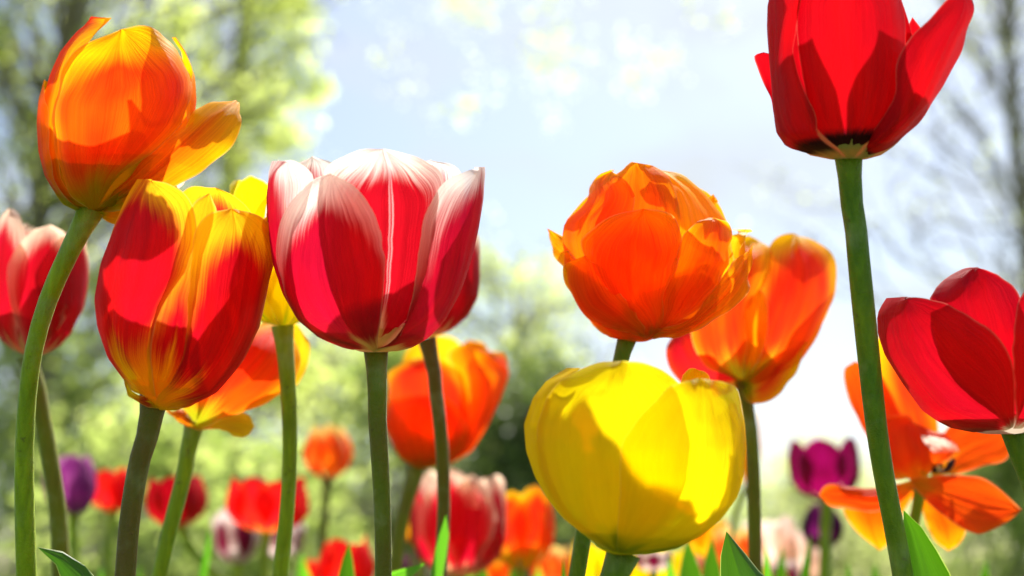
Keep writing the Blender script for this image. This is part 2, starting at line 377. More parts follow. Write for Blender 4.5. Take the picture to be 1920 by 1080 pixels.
M_YEL = petal_mat('petal_yellow', (.985, .77, .003), (.985, .82, .01), (.42, .46, .01), mw=.15, ms=.3, bh=.05, bs=.14, bmid=.09, body2=(.98, .73, .003), trans=.68, amp=.13, seed=4)
M_ORG2 = petal_mat('petal_orange_double', (.93, .10, .002), (.96, .44, .003), (.75, .22, .008), mw=.6, ms=.6, mlow=.4, ma=.8, bh=.04, bs=.1, body2=(.92, .19, .002), seed=5)
M_ORG2Y = petal_mat('petal_orange_yellow', (.95, .45, .006), (.95, .62, .02), (.9, .3, .02), mw=.4, ms=.4, ma=.6, bh=.1, bs=.2, body2=(.95, .55, .006), seed=6)
M_ORK = petal_mat('petal_yellow_flamed', (.82, .03, .006), (.97, .55, .003), (.42, .42, .008), mw=.62, ms=.5, mlow=.3, ma=.6, bh=.20, bs=.25, bmid=.05, ba=.5, body2=(.92, .10, .003), seed=7)
M_RED = petal_mat('petal_red', (.64, .003, .008), (.74, .02, .03), (.60, .55, .22), mw=.1, ms=.2, bh=.035, bs=.05, bmid=.01, ba=.1, body2=(.52, .002, .010), blotch=((.03, .004, .012), .11), trans=.5, seed=8)
M_RED2 = petal_mat('petal_dark_red', (.60, .002, .009), (.72, .02, .04), (.55, .45, .35), mw=.08, ms=.2, bh=.03, bs=.05, bmid=.03, ba=.25, body2=(.46, .002, .012), trans=.5, seed=9)
M_OPEN = petal_mat('petal_open_orange', (.90, .055, .003), (.95, .24, .004), (.85, .30, .01), mw=.2, ms=.4, mlow=.3, ma=.5, bh=.2, bs=.3, body2=(.90, .09, .003), seed=10)
M_PUR = petal_mat('petal_magenta', (.30, .002, .09), (.60, .04, .30), (.10, .01, .05), mw=.2, ms=.3, ma=.3, bh=.06, bs=.2, body2=(.22, .001, .05), seed=11)
M_DPUR = petal_mat('petal_dark_purple', (.13, .008, .10), (.40, .12, .32), (.10, .03, .08), mw=.12, ms=.3, ma=.3, bh=.06, bs=.2, body2=(.18, .01, .12), seed=12)
M_LIL = petal_mat('petal_lilac', (.30, .03, .25), (.70, .35, .55), (.10, .03, .10), mw=.3, ms=.4, ma=.3, bh=.1, bs=.2, body2=(.4, .08, .3), seed=13)
M_RW = petal_mat('petal_red_cream', (.52, .004, .014), (.95, .70, .52), (.70, .45, .20), mw=.66, ms=.45, mlow=.25, ma=1.6, bh=.06, bs=.1, body2=(.62, .004, .03), seed=14)
M_RO = petal_mat('petal_scarlet', (.85, .02, .008), (.92, .14, .02), (.80, .35, .02), mw=.25, ms=.3, ma=.4, bh=.05, bs=.15, body2=(.80, .01, .02), seed=15)
M_OY = petal_mat('petal_orange_cream_highlight', (.82, .06, .01), (.97, .72, .22), (.6, .05, .01), mw=.8, ms=.5, mlow=.3, ma=.5, bh=.02, bs=.1, body2=(.92, .2, .01), seed=16)  # cream margin is petal colour and also paints highlights on far petals
M_MW = petal_mat('petal_maroon_white', (.16, .004, .03), (.85, .70, .66), (.12, .01, .03), mw=.9, ms=.4, mlow=.4, ma=1., bh=.03, bs=.1, seed=17)
M_CRM = petal_mat('petal_cream', (.94, .78, .66), (.95, .88, .80), (.55, .14, .08), mw=.3, ms=.3, ma=.5, bh=.15, bs=.25, body2=(.93, .66, .56), seed=18)
#PLANTS
# ================================================================ the tulips in focus
# --- orange tulip, top left
root, foot = plant([(172, 392), (140, 452), (98, 545), (66, 660), (48, 820), (44, 960), (46, 1080)], 17, .46,
    'tall orange tulip on a curved green stem with one petal flung open to the right', GREEN)
f = Flower(172, 300, .46, [(396, 150, 195), (384, 126, 225), (360, 108, 262), (330, 90, 296), (284, 79, 330), (231, 76, 350), (187, 79, 356), (140, 92, 354), (95, 112, 336), (60, 140, 312), (40, 165, 290)])
f.wk = 1.5; M = M_ORG
receptacle(f, root, foot, M, .3, .86)
bowl_petal(f, root, foot, M, [(168, 392), (138, 364), (114, 318), (104, 262), (108, 195), (124, 142), (150, 96), (190, 70), (225, 54)], [(182, 390), (200, 360), (224, 326), (284, 280), (331, 229), (350, 180), (353, 129), (330, 90), (286, 58), (258, 47), (225, 54)],
    [(175, 392), (180, 340), (200, 250), (216, 150), (225, 54)], off=6, cup=9, crease=4, wave=4, seed=1)
bowl_petal(f, root, foot, M, [(160, 396), (110, 350, 'l'), (110, 260, 'l'), (118, 150, 'l'), (150, 80, 'l'), (193, 33, 'l')], [(168, 394), (120, 345), (108, 250), (115, 170), (140, 110), (170, 75), (193, 33)],
    [(164, 396), (92, 335), (76, 240), (84, 170), (105, 110), (133, 68), (164, 38), (193, 33)], off=-6, cup=3, seed=2)
bowl_petal(f, root, foot, M, [(150, 398), (100, 350, 'l'), (95, 250, 'l'), (90, 190, 'l'), (82, 155, 'l')], [(158, 396), (118, 352), (100, 290), (93, 220), (92, 170), (84, 150)], [(152, 398), (90, 335), (75, 260), (76, 190), (84, 150)], off=4, cup=2, seed=3)
bowl_petal(f, root, foot, M, [(180, 385, 'b'), (290, 320, 'b'), (350, 210, 'b'), (345, 120, 'b'), (270, 80, 'b')], [(170, 385, 'b'), (120, 300, 'b'), (110, 200, 'b'), (170, 110, 'b'), (270, 80, 'b')], off=0, cup=2, seed=4)
bowl_petal(f, root, foot, M, [(184, 388), (270, 320), (330, 250), (345, 180), (350, 120), (345, 70)], [(184, 388, 'b'), (280, 320, 'b'), (320, 240, 'b'), (330, 160, 'b'), (335, 100, 'b'), (345, 70, 'b')], off=7, cup=5, seed=5)
free_petal(f, root, foot, M, [(180, 388, -10), (212, 350, -60), (262, 305, -70), (312, 262, -60), (352, 228, -40), (376, 192, -10), (408, 180, 5), (445, 190, 10)],
    [(192, 394, -10), (262, 376, -70), (322, 348, -90), (384, 316, -80), (428, 270, -60), (446, 228, -30), (450, 200, 0), (445, 190, 10)],
    [(186, 392, -10), (240, 358, -80), (300, 306, -100), (350, 262, -95), (396, 222, -65), (430, 198, -20), (445, 190, 10)], cup=0, crease=5, wave=4, seed=6)
free_petal(f, root, foot, M_RW, [(184, 388, 10), (250, 330, 60), (310, 300, 70), (345, 308, 60), (362, 318, 50)], [(186, 396, 10), (240, 390, 60), (300, 372, 80), (345, 350, 70), (362, 318, 50)], cup=6, seed=7)
free_petal(f, root, foot, M, [(176, 392, -6), (205, 386, -20), (228, 390, -18), (250, 384, 0), (270, 360, 20)], [(178, 398, -4), (195, 412, -16), (220, 420, -14), (250, 412, 0), (270, 360, 20)], cup=6, seed=8)
leaf(.44, root, foot, [(110, 1180, 0), (120, 1085, 0), (94, 1046, 0), (70, 1026, 0)], [(210, 1140, 20), (168, 1068, 20), (118, 1034, 10), (70, 1026, 0)], [(170, 1150, 10), (155, 1078, 10), (110, 1043, 5), (70, 1026, 0)], LF_D, 3)

# --- red and yellow flamed tulip
root, foot = plant([(290, 738), (282, 790), (262, 880), (245, 980), (234, 1080)], 18.5, .45,
    'red tulip flamed with yellow, left of the crimson and white one', BROWN)
f = Flower(348, 560, .45, [(768, 295, 338), (757, 282, 358), (738, 256, 396), (709, 234, 420), (671, 210, 450), (613, 192, 482), (560, 188, 495), (493, 200, 508), (425, 222, 512), (390, 235, 508), (363, 246, 500), (335, 262, 480)])
M = M_FLAME
receptacle(f, root, foot, M)
bowl_petal(f, root, foot, M, [(284, 745), (235, 705, 'l'), (215, 620, 'l'), (215, 540, 'l'), (235, 440, 'l'), (262, 365, 'l'), (282, 336, 'l')], [(296, 742), (290, 690), (296, 610), (322, 548), (352, 496), (367, 440), (365, 405), (352, 368), (322, 345), (282, 336)],
    [(290, 745), (242, 690), (222, 600), (228, 500), (250, 410), (266, 365), (282, 336)], off=5, cup=6, crease=4, wave=3, seed=1)
bowl_petal(f, root, foot, M, [(290, 745), (280, 690), (290, 600), (320, 520), (350, 420), (362, 380), (392, 362)], [(310, 745), (350, 690), (370, 600), (385, 520), (395, 450), (405, 400), (392, 362)], [(300, 748), (318, 680), (335, 600), (355, 500), (375, 420), (385, 385), (392, 362)], off=-9, cup=2, seed=2)
bowl_petal(f, root, foot, M, [(298, 752), (322, 715), (340, 675), (350, 610), (354, 545), (359, 483), (366, 432), (386, 402), (428, 391)], [(318, 766), (390, 745, 'f'), (445, 680, 'f'), (480, 615, 'f'), (497, 541, 'f'), (508, 480, 'f'), (500, 430), (468, 402), (428, 391)],
    [(306, 760), (365, 710), (408, 630), (428, 540), (436, 460), (428, 391)], off=7, cup=9, crease=3, wave=3, seed=3)
bowl_petal(f, root, foot, M, [(320, 764), (400, 720), (450, 640), (480, 560), (490, 480), (480, 420), (497, 400)], [(320, 764, 'b'), (420, 700, 'b'), (455, 600, 'b'), (470, 500, 'b'), (480, 430, 'b'), (497, 400, 'b')], [(322, 766), (440, 690), (485, 600), (500, 520), (509, 450), (497, 400)], off=0, cup=3, curl=6, seed=4)
bowl_petal(f, root, foot, M, [(310, 745, 'b'), (430, 660, 'b'), (480, 520, 'b'), (490, 420, 'b'), (450, 370, 'b'), (410, 352, 'b')], [(300, 745, 'b'), (300, 640, 'b'), (305, 520, 'b'), (310, 420, 'b'), (345, 356, 'b'), (410, 352, 'b')], off=-8, cup=2, crease=8, seed=5)
bowl_petal(f, root, foot, M, [(300, 745, 'b'), (350, 660, 'b'), (380, 520, 'b'), (370, 400, 'b'), (328, 344, 'b')], [(290, 745, 'b'), (230, 660, 'b'), (215, 540, 'b'), (235, 430, 'b'), (280, 360, 'b'), (328, 344, 'b')], off=2, cup=2, seed=6)
free_petal(f, root, foot, M, [(282, 742, -10), (262, 738, -40), (244, 724, -50), (236, 706, -50)], [(300, 768, -10), (270, 758, -30), (245, 740, -40), (236, 706, -50)], cup=4, seed=7)

# --- crimson and white tulip
root, foot = plant([(705, 655), (707, 720), (711, 850), (714, 960), (716, 1080)], 16, .45,
    'broad crimson tulip with white petal tips, on a straight brown-green stem', stem_mat('stem_mixed', (.16, .21, .006), (.14, .10, .015)))
f = Flower(704, 500, .45, [(659, 672, 735), (652, 648, 762), (635, 606, 792), (600, 566, 826), (550, 538, 852), (500, 520, 869), (430, 509, 886), (370, 505, 896), (320, 508, 899), (280, 516, 890)])
M = M_PINK
receptacle(f, root, foot, M)
bowl_petal(f, root, foot, M, [(695, 657), (612, 640), (562, 590), (540, 530), (536, 470), (546, 412), (574, 364), (598, 336), (629, 325)], [(706, 658), (712, 602), (717, 540), (718, 487), (712, 434), (697, 389), (666, 346), (629, 325)],
    [(700, 659), (658, 620), (628, 550), (618, 470), (620, 390), (629, 325)], off=9, cup=10, crease=2, wave=3, seed=1)
bowl_petal(f, root, foot, M, [(690, 657), (570, 600, 'l'), (538, 500, 'l'), (530, 400, 'l'), (525, 330, 'l'), (536, 302, 'l')], [(694, 657), (590, 600), (562, 500), (562, 430), (590, 370), (596, 330), (570, 304), (536, 302)], [(692, 658), (556, 590), (524, 500), (511, 420), (510, 350), (536, 302)], off=2, cup=4, crease=3, wave=3, seed=2)
bowl_petal(f, root, foot, M, [(690, 655, 'b'), (610, 600, 'b'), (560, 500, 'b'), (530, 400, 'b'), (522, 330, 'b'), (578, 293, 'b')], [(700, 655, 'b'), (700, 560, 'b'), (680, 450, 'b'), (660, 370, 'b'), (625, 310, 'b'), (578, 293, 'b')], off=-6, cup=2, curl=5, seed=3)
bowl_petal(f, root, foot, M_PINKR, [(698, 656), (655, 600), (622, 500), (608, 400), (613, 318), (648, 293), (684, 280), (718, 279)], [(712, 656), (765, 600), (803, 500), (822, 400), (832, 335), (800, 303), (760, 288), (718, 279)], [(705, 658), (721, 580), (731, 470), (733, 370), (728, 310), (718, 279)], off=-9, cup=6, crease=9, wave=3, seed=4)
bowl_petal(f, root, foot, M, [(706, 658), (738, 640), (756, 600), (765, 555), (773, 500), (778, 450), (790, 400), (818, 345), (852, 322), (886, 313)], [(714, 658, 'b'), (830, 600, 'b'), (845, 540, 'b'), (865, 450, 'b'), (876, 370, 'b'), (886, 313, 'b')], [(712, 659), (800, 612), (845, 530), (866, 450), (880, 380), (886, 313)], off=8, cup=4, crease=2, wave=3, curl=4, seed=5)
bowl_petal(f, root, foot, M, [(712, 656, 'b'), (800, 600, 'b'), (850, 500, 'b'), (875, 400, 'b'), (870, 320, 'b'), (815, 300, 'b')], [(706, 656, 'b'), (700, 560, 'b'), (705, 450, 'b'), (720, 370, 'b'), (760, 312, 'b'), (815, 300, 'b')], off=-4, cup=2, seed=6)
free_petal(f, root, foot, M, [(560, 600, 70), (515, 500, 60), (500, 450, 50), (492, 415, 40), (512, 330, 30), (520, 295, 30)], [(600, 600, 60), (560, 500, 40), (530, 450, 30), (525, 400, 30), (530, 330, 30), (520, 295, 30)], cup=2, seed=7)

# --- yellow tulip
root, foot = plant([(1170, 1034), (1160, 1056), (1150, 1085)], 22, .415, 'big round pure yellow tulip, lowest of the flowers in the foreground', DEEP)
f = Flower(1188, 870, .415, [(1038, 1140, 1225), (1028, 1115, 1272), (1008, 1095, 1305), (974, 1056, 1345), (933, 1026, 1374), (893, 1005, 1388), (844, 989, 1391), (795, 985, 1388), (746, 1000, 1378), (715, 1022, 1366), (690, 1060, 1335), (676, 1085, 1310)])
M = M_YEL
receptacle(f, root, foot, M)
bowl_petal(f, root, foot, M, [(1150, 1034), (1060, 960, 'l'), (1040, 850, 'l'), (1040, 760, 'l'), (1082, 690, 'l')], [(1156, 1034), (1080, 970), (1042, 900), (1030, 820), (1040, 750), (1060, 705), (1082, 690)], [(1152, 1034), (1030, 925), (998, 850), (1000, 770), (1040, 710), (1082, 690)], off=-2, cup=3, seed=1)
bowl_petal(f, root, foot, M, [(1154, 1034), (1075, 985), (1030, 915), (1012, 840), (1022, 770), (1054, 718), (1086, 696), (1122, 681), (1168, 676)], [(1170, 1036), (1235, 980), (1280, 890), (1290, 800), (1275, 730), (1255, 704), (1215, 683), (1168, 676)], [(1160, 1036), (1156, 960), (1156, 850), (1157, 760), (1168, 676)], off=0, cup=4, crease=4, wave=2, seed=2)
bowl_petal(f, root, foot, M, [(1163, 1034), (1163, 966), (1165, 900), (1169, 835), (1188, 797), (1220, 756), (1250, 724), (1298, 709)], [(1200, 1037), (1330, 985), (1375, 915), (1390, 830), (1383, 755), (1364, 726), (1337, 715), (1298, 709)], [(1175, 1038), (1255, 990), (1288, 900), (1297, 800), (1298, 709)], off=9, cup=9, crease=3, wave=3, seed=3)
bowl_petal(f, root, foot, M, [(1210, 1034), (1340, 960), (1370, 860), (1380, 800), (1372, 756)], [(1210, 1034, 'b'), (1290, 960, 'b'), (1310, 860, 'b'), (1335, 800, 'b'), (1372, 756, 'b')], off=0, cup=3, seed=4)
bowl_petal(f, root, foot, M, [(1190, 1034, 'b'), (1330, 930, 'b'), (1360, 840, 'b'), (1340, 790, 'b'), (1290, 756, 'b')], [(1180, 1034, 'b'), (1180, 930, 'b'), (1200, 840, 'b'), (1220, 790, 'b'), (1290, 756, 'b')], off=-4, cup=2, wave=7, seed=5)
bowl_petal(f, root, foot, M, [(1170, 1034, 'b'), (1220, 930, 'b'), (1215, 820, 'b'), (1190, 770, 'b'), (1130, 730, 'b')], [(1160, 1034, 'b'), (1050, 930, 'b'), (1010, 840, 'b'), (1040, 770, 'b'), (1130, 730, 'b')], off=2, cup=2, seed=6)
free_petal(f, root, foot, M, [(1300, 860, 150), (1280, 760, 130), (1280, 704, 110), (1290, 690, 100), (1306, 684, 95)], [(1350, 860, 110), (1345, 760, 100), (1336, 706, 90), (1324, 692, 90), (1306, 684, 95)], cup=5, crease=6, wave=7, seed=8)
leaf(.46, root, foot, [(1345, 1120, 0), (1350, 1060, 0), (1352, 1025, 0), (1362, 996, 0)], [(1480, 1130, 20), (1436, 1085, 15), (1395, 1036, 8), (1362, 996, 0)], [(1400, 1125, -15), (1385, 1075, -12), (1372, 1030, -6), (1362, 996, 0)], LF_D, 5)

# --- orange double tulip
root, foot = plant([(1180, 622), (1168, 660), (1150, 740), (1124, 860), (1100, 975), (1078, 1090)], 14, .50, 'bright orange ruffled tulip with many overlapping petals, above the big yellow one', DEEP)
f = Flower(1218, 480, .50, [(640, 1165, 1215), (632, 1145, 1240), (622, 1135, 1265), (609, 1120, 1298), (576, 1095, 1345), (535, 1070, 1378), (490, 1050, 1392), (450, 1042, 1390), (415, 1050, 1372), (385, 1078, 1345), (360, 1100, 1322), (330, 1122, 1282), (312, 1140, 1250), (296, 1165, 1225)])
f.wk = 2.2; M, MY = M_ORG2, M_ORG2Y
receptacle(f, root, foot, M)
bowl_petal(f, root, foot, M, [(1200, 632), (1160, 590), (1120, 520), (1104, 466), (1134, 422), (1168, 400), (1208, 391)], [(1212, 632), (1240, 560), (1268, 490), (1274, 440), (1262, 412), (1242, 397), (1208, 391)], [(1206, 634), (1196, 560), (1190, 480), (1208, 391)], off=9, cup=8, crease=5, wave=3, seed=1)
bowl_petal(f, root, foot, M, [(1208, 634), (1238, 560), (1256, 500), (1272, 450), (1292, 420), (1330, 408)], [(1216, 632), (1310, 570), (1355, 505), (1368, 460), (1364, 428), (1330, 408)], off=2, cup=7, crease=3, seed=2)
free_petal(f, root, foot, M, [(1222, 618, -60), (1290, 590, -120), (1340, 530, -130), (1376, 488, -100), (1402, 462, -50), (1410, 455, -40)], [(1225, 630, -50), (1270, 628, -100), (1330, 600, -110), (1384, 555, -100), (1408, 500, -60), (1410, 455, -40)], cup=8, seed=3)
bowl_petal(f, root, foot, M, [(1195, 630), (1110, 590), (1085, 545), (1080, 505), (1092, 490), (1111, 480)], [(1205, 632), (1202, 600), (1185, 565), (1158, 528), (1140, 500), (1111, 480)], off=14, cup=7, crease=1, seed=4)
free_petal(f, root, foot, M, [(1190, 628, -30), (1120, 560, -60), (1085, 510, -50), (1050, 487, -30), (1030, 462, -10), (1026, 428, 10)], [(1190, 620, -40), (1150, 540, -120), (1110, 482, -100), (1075, 452, -60), (1050, 440, -20), (1026, 428, 10)], cup=4, seed=5)
bowl_petal(f, root, foot, M, [(1185, 632), (1100, 575), (1062, 500), (1053, 425), (1090, 384), (1110, 345), (1148, 318)], [(1190, 632), (1190, 560), (1185, 480), (1190, 400), (1185, 350), (1148, 318)], off=-4, cup=2, seed=6)
bowl_petal(f, root, foot, M, [(1190, 630), (1130, 500), (1125, 400), (1140, 340), (1172, 308), (1196, 305)], [(1215, 630), (1270, 500), (1280, 400), (1265, 350), (1240, 318), (1196, 305)], off=-9, cup=2, crease=4, seed=7)
bowl_petal(f, root, foot, MY, [(1215, 630), (1250, 500), (1258, 420), (1236, 350), (1228, 311)], [(1216, 630, 'b'), (1355, 560, 'f'), (1380, 470, 'f'), (1348, 395), (1290, 338), (1228, 311)], [(1215, 632), (1300, 520), (1306, 430), (1290, 360), (1228, 311)], off=-14, cup=3, wave=5, seed=8)  # yellow petal colour stands in for backlight shining through
bowl_petal(f, root, foot, MY, [(1216, 632), (1330, 570), (1372, 500), (1374, 450), (1380, 430)], [(1216, 632, 'b'), (1350, 570, 'b'), (1360, 490, 'b'), (1365, 450, 'b'), (1380, 430, 'b')], off=2, cup=4, wave=5, curl=12, seed=9)
bowl_petal(f, root, foot, M, [(1195, 634), (1120, 612), (1085, 560), (1070, 520), (1075, 470)], [(1215, 636), (1230, 630), (1215, 600), (1150, 540), (1075, 470)], [(1200, 640), (1160, 622), (1120, 580), (1075, 470)], off=7, cup=4, seed=10)
bowl_petal(f, root, foot, M, [(1215, 630, 'b'), (1330, 560, 'b'), (1370, 460, 'b'), (1330, 370, 'b'), (1240, 320, 'b')], [(1195, 630, 'b'), (1200, 540, 'b'), (1200, 440, 'b'), (1210, 360, 'b'), (1240, 320, 'b')], off=-2, cup=2, seed=11)
bowl_petal(f, root, foot, M, [(1195, 630, 'b'), (1200, 540, 'b'), (1210, 440, 'b'), (1190, 350, 'b'), (1150, 330, 'b')], [(1180, 630, 'b'), (1090, 550, 'b'), (1060, 460, 'b'), (1090, 380, 'b'), (1150, 330, 'b')], off=0, cup=2, seed=12)
free_petal(f, root, foot, M, [(1318, 380, 0), (1326, 372, 0), (1338, 364, 0)], [(1338, 384, 0), (1346, 380, 0), (1338, 364, 0)], cup=1, seed=13)

# --- red tulip at the top edge
root, foot = plant([(1590, 280), (1594, 340), (1608, 500), (1628, 660), (1654, 850), (1680, 1000), (1694, 1090)], 19.5, .43, 'tall scarlet tulip cut by the top edge of the picture, on the thickest green stem', stem_mat('stem_two_tone', (.09, .20, .008), (.19, .27, .006)))
f = Flower(1600, 130, .43, [(298, 1550, 1630), (290, 1508, 1662), (272, 1476, 1690), (250, 1464, 1712), (205, 1460, 1730), (150, 1456, 1732), (100, 1452, 1725), (50, 1448, 1715), (10, 1448, 1705), (-60, 1462, 1690), (-110, 1480, 1660)])
M = M_RED
receptacle(f, root, foot, M)
bowl_petal(f, root, foot, M, [(1560, 296), (1480, 240, 'l'), (1480, 130, 'l'), (1475, 30, 'l'), (1475, -40, 'l'), (1486, -85, 'l')], [(1582, 292), (1541, 255), (1538, 222), (1520, 180), (1500, 130), (1496, 70), (1508, 0), (1505, -50), (1486, -85)], [(1570, 297), (1478, 235), (1466, 150), (1462, 50), (1466, -30), (1486, -85)], off=6, cup=5, crease=2, seed=1)
bowl_petal(f, root, foot, M, [(1585, 290), (1520, 225), (1500, 130), (1492, 40), (1510, -40), (1600, -95)], [(1605, 290), (1670, 225), (1695, 130), (1702, 40), (1690, -40), (1600, -95)], [(1595, 294), (1610, 220), (1618, 120), (1616, 10), (1600, -95)], off=-7, cup=4, crease=7, seed=2)
free_petal(f, root, foot, M, [(1600, 286, -30), (1640, 240, -110), (1672, 185, -130), (1678, 120, -125), (1700, 75, -110), (1742, 32, -90), (1780, -2, -70), (1806, -30, -50)],
    [(1606, 294, -30), (1664, 280, -60), (1712, 240, -40), (1748, 192, -30), (1778, 136, -20), (1808, 72, -20), (1828, 16, -20), (1806, -30, -50)],
    [(1603, 292, -30), (1658, 256, -130), (1712, 200, -130), (1742, 140, -130), (1770, 80, -110), (1800, 22, -80), (1806, -30, -50)], cup=2, crease=3, wave=3, seed=3)
free_petal(f, root, foot, M, [(1560, 292, 20), (1462, 255, 60), (1440, 185, 60), (1418, 130, 60), (1410, 104, 60), (1428, 97, 60)], [(1580, 290, 30), (1500, 240, 90), (1480, 170, 90), (1468, 125, 70), (1452, 104, 60), (1428, 97, 60)], cup=5, crease=2, seed=4)
bowl_petal(f, root, foot, M, [(1605, 290, 'b'), (1690, 230, 'b'), (1725, 130, 'b'), (1700, 20, 'b'), (1650, -70, 'b')], [(1590, 290, 'b'), (1590, 200, 'b'), (1590, 100, 'b'), (1600, 0, 'b'), (1650, -70, 'b')], off=0, cup=2, seed=5)
bowl_petal(f, root, foot, M, [(1590, 290, 'b'), (1600, 200, 'b'), (1590, 100, 'b'), (1570, 0, 'b'), (1530, -70, 'b')], [(1580, 290, 'b'), (1500, 230, 'b'), (1460, 130, 'b'), (1470, 20, 'b'), (1530, -70, 'b')], off=2, cup=2, seed=6)
free_petal(f, root, foot, M_RED, [(1610, 280, 40), (1690, 200, 90), (1702, 100, 90), (1703, 55, 80), (1714, 29, 80)], [(1615, 285, 40), (1720, 200, 90), (1740, 110, 90), (1735, 60, 80), (1714, 29, 80)], cup=4, seed=7)
leaf(.44, root, foot, [(1700, 1110, 0), (1698, 1030, 0), (1694, 985, 0), (1694, 956, 0)], [(1800, 1120, 25), (1768, 1050, 20), (1730, 990, 10), (1694, 956, 0)], [(1745, 1115, 40), (1726, 1040, 32), (1708, 985, 15), (1694, 956, 0)], LF_D, 7)

# --- red tulip cut by the right edge
root, foot = plant([(1898, 788), (1908, 830), (1930, 890), (1965, 980), (2000, 1090)], 20, .45, 'deep red tulip leaning left, cut by the right edge of the picture', DEEP)
f = Flower(1850, 660, .45, [(812, 1835, 1925), (803, 1795, 1955), (790, 1772, 1975), (770, 1744, 1995), (718, 1706, 2025), (667, 1672, 2040), (626, 1657, 2045), (590, 1654, 2040), (560, 1668, 2030), (530, 1720, 2015), (500, 1765, 1990)])
M = M_RED2
receptacle(f, root, foot, M)
bowl_petal(f, root, foot, M, [(1880, 808), (1790, 770, 'l'), (1740, 700, 'l'), (1710, 620, 'l'), (1700, 562, 'l')], [(1896, 800), (1898, 730), (1890, 670), (1862, 625), (1815, 588), (1760, 562), (1700, 556)], [(1888, 806), (1785, 772), (1725, 700), (1690, 620), (1700, 557)], off=8, cup=8, crease=2, wave=2, seed=1)
bowl_petal(f, root, foot, M, [(1888, 800), (1790, 700), (1750, 620), (1745, 560), (1770, 523), (1802, 504), (1830, 500)], [(1900, 800), (1930, 700), (1930, 620), (1912, 555), (1875, 518), (1830, 500)], off=-8, cup=4, crease=3, seed=2)
bowl_petal(f, root, foot, M, [(1896, 804), (1896, 700), (1896, 620), (1902, 570), (1925, 525)], [(1910, 804), (2010, 730), (2030, 640), (2010, 560), (1925, 525)], off=8, cup=8, seed=3)
bowl_petal(f, root, foot, M, [(1905, 800, 'b'), (2000, 720, 'b'), (2010, 620, 'b'), (1970, 530, 'b')], [(1895, 800, 'b'), (1880, 720, 'b'), (1890, 620, 'b'), (1970, 530, 'b')], seed=4)
bowl_petal(f, root, foot, M, [(1895, 800, 'b'), (1900, 720, 'b'), (1890, 620, 'b'), (1850, 520, 'b')], [(1885, 800, 'b'), (1780, 720, 'b'), (1750, 620, 'b'), (1780, 550, 'b'), (1850, 520, 'b')], off=-4, seed=5)

# ================================================================ just behind the sharp ones
# --- yellow and orange tulip right of the double one
root, foot = plant([(1392, 708), (1402, 770), (1412, 860), (1417, 960), (1417, 1090)], 12.5, .60, 'orange tulip with glowing yellow petal edges behind the ruffled orange one', OLIVE)
f = Flower(1420, 600, .60); f.half = 140
M = M_ORK
free_petal(f, root, foot, M, [(1390, 716, -20), (1424, 650, -60), (1424, 560, -70), (1430, 490, -50), (1450, 450, -20), (1490, 438, 0)], [(1400, 722, -10), (1490, 690, 0), (1540, 615, 20), (1564, 540, 30), (1560, 470, 20), (1530, 448, 10), (1490, 438, 0)], [(1395, 720, -20), (1450, 665, -90), (1488, 590, -110), (1505, 520, -80), (1490, 438, 0)], crease=3, seed=1)
free_petal(f, root, foot, M, [(1396, 712, 50), (1440, 600, 110), (1470, 520, 110), (1505, 450, 90), (1550, 460, 80)], [(1400, 716, 50), (1500, 660, 90), (1560, 580, 70), (1566, 500, 60), (1550, 460, 80)], seed=2)
free_petal(f, root, foot, M, [(1384, 716, -20), (1322, 676, -80), (1296, 590, -100), (1320, 500, -80), (1370, 455, -40), (1412, 446, -20)], [(1394, 712, -20), (1412, 640, -90), (1420, 560, -90), (1446, 500, -60), (1446, 465, -30), (1412, 446, -20)], [(1388, 714, -20), (1366, 650, -130), (1362, 570, -140), (1384, 500, -100), (1412, 446, -20)], cup=0, seed=3)
free_petal(f, root, foot, M, [(1390, 700, 60), (1360, 600, 120), (1370, 500, 120), (1410, 452, 90)], [(1396, 700, 60), (1440, 620, 120), (1470, 520, 120), (1440, 460, 100), (1410, 452, 90)], seed=4)
free_petal(f, root, foot, M_RO, [(1385, 725, -10), (1330, 745, -30), (1275, 715, -30), (1252, 672, -20), (1254, 636, 0), (1275, 612, 20)], [(1390, 715, -10), (1362, 680, -60), (1346, 636, -70), (1330, 605, -40), (1308, 600, 0), (1275, 612, 20)], cup=6, seed=5)
free_petal(f, root, foot, M, [(1388, 712, -10), (1420, 690, -60), (1450, 660, -80), (1480, 640, -60), (1512, 640, -30)], [(1390, 724, -10), (1410, 754, -40), (1452, 744, -50), (1484, 708, -40), (1512, 640, -30)], cup=8, seed=6)
free_petal(f, root, foot, M_ORG, [(1394, 712, -70), (1400, 640, -120), (1396, 590, -120), (1406, 552, -100), (1420, 540, -90)], [(1398, 712, -70), (1432, 650, -120), (1440, 600, -120), (1436, 562, -100), (1420, 540, -90)], cup=6, seed=7)

# --- orange tulip behind the flamed one
root, foot = plant([(366, 786), (352, 850), (335, 920), (316, 1000), (300, 1085)], 14, .56, 'orange-red tulip with a yellow edge half hidden behind the flamed tulip', GREEN)
f = Flower(440, 700, .56); f.half = 130
free_petal(f, root, foot, M, [(366, 794, -20), (382, 720, -80), (430, 650, -90), (480, 610, -60), (520, 600, -20)], [(374, 802, -10), (452, 774, -60), (524, 738, -50), (556, 690, -30), (556, 640, -20), (520, 600, -20)], [(370, 800, -20), (430, 730, -120), (486, 670, -120), (520, 600, -20)], seed=1)
free_petal(f, root, foot, M_ORG2Y, [(376, 796, 40), (470, 720, 80), (510, 650, 80), (545, 600, 60), (566, 616, 50)], [(380, 800, 40), (500, 750, 60), (560, 724, 40), (580, 680, 40), (580, 640, 40), (566, 616, 50)], seed=2)
free_petal(f, root, foot, M, [(362, 790, -20), (330, 740, -40), (340, 660, -50), (380, 600, -20)], [(368, 790, -20), (400, 730, -90), (430, 660, -80), (380, 600, -20)], seed=3)
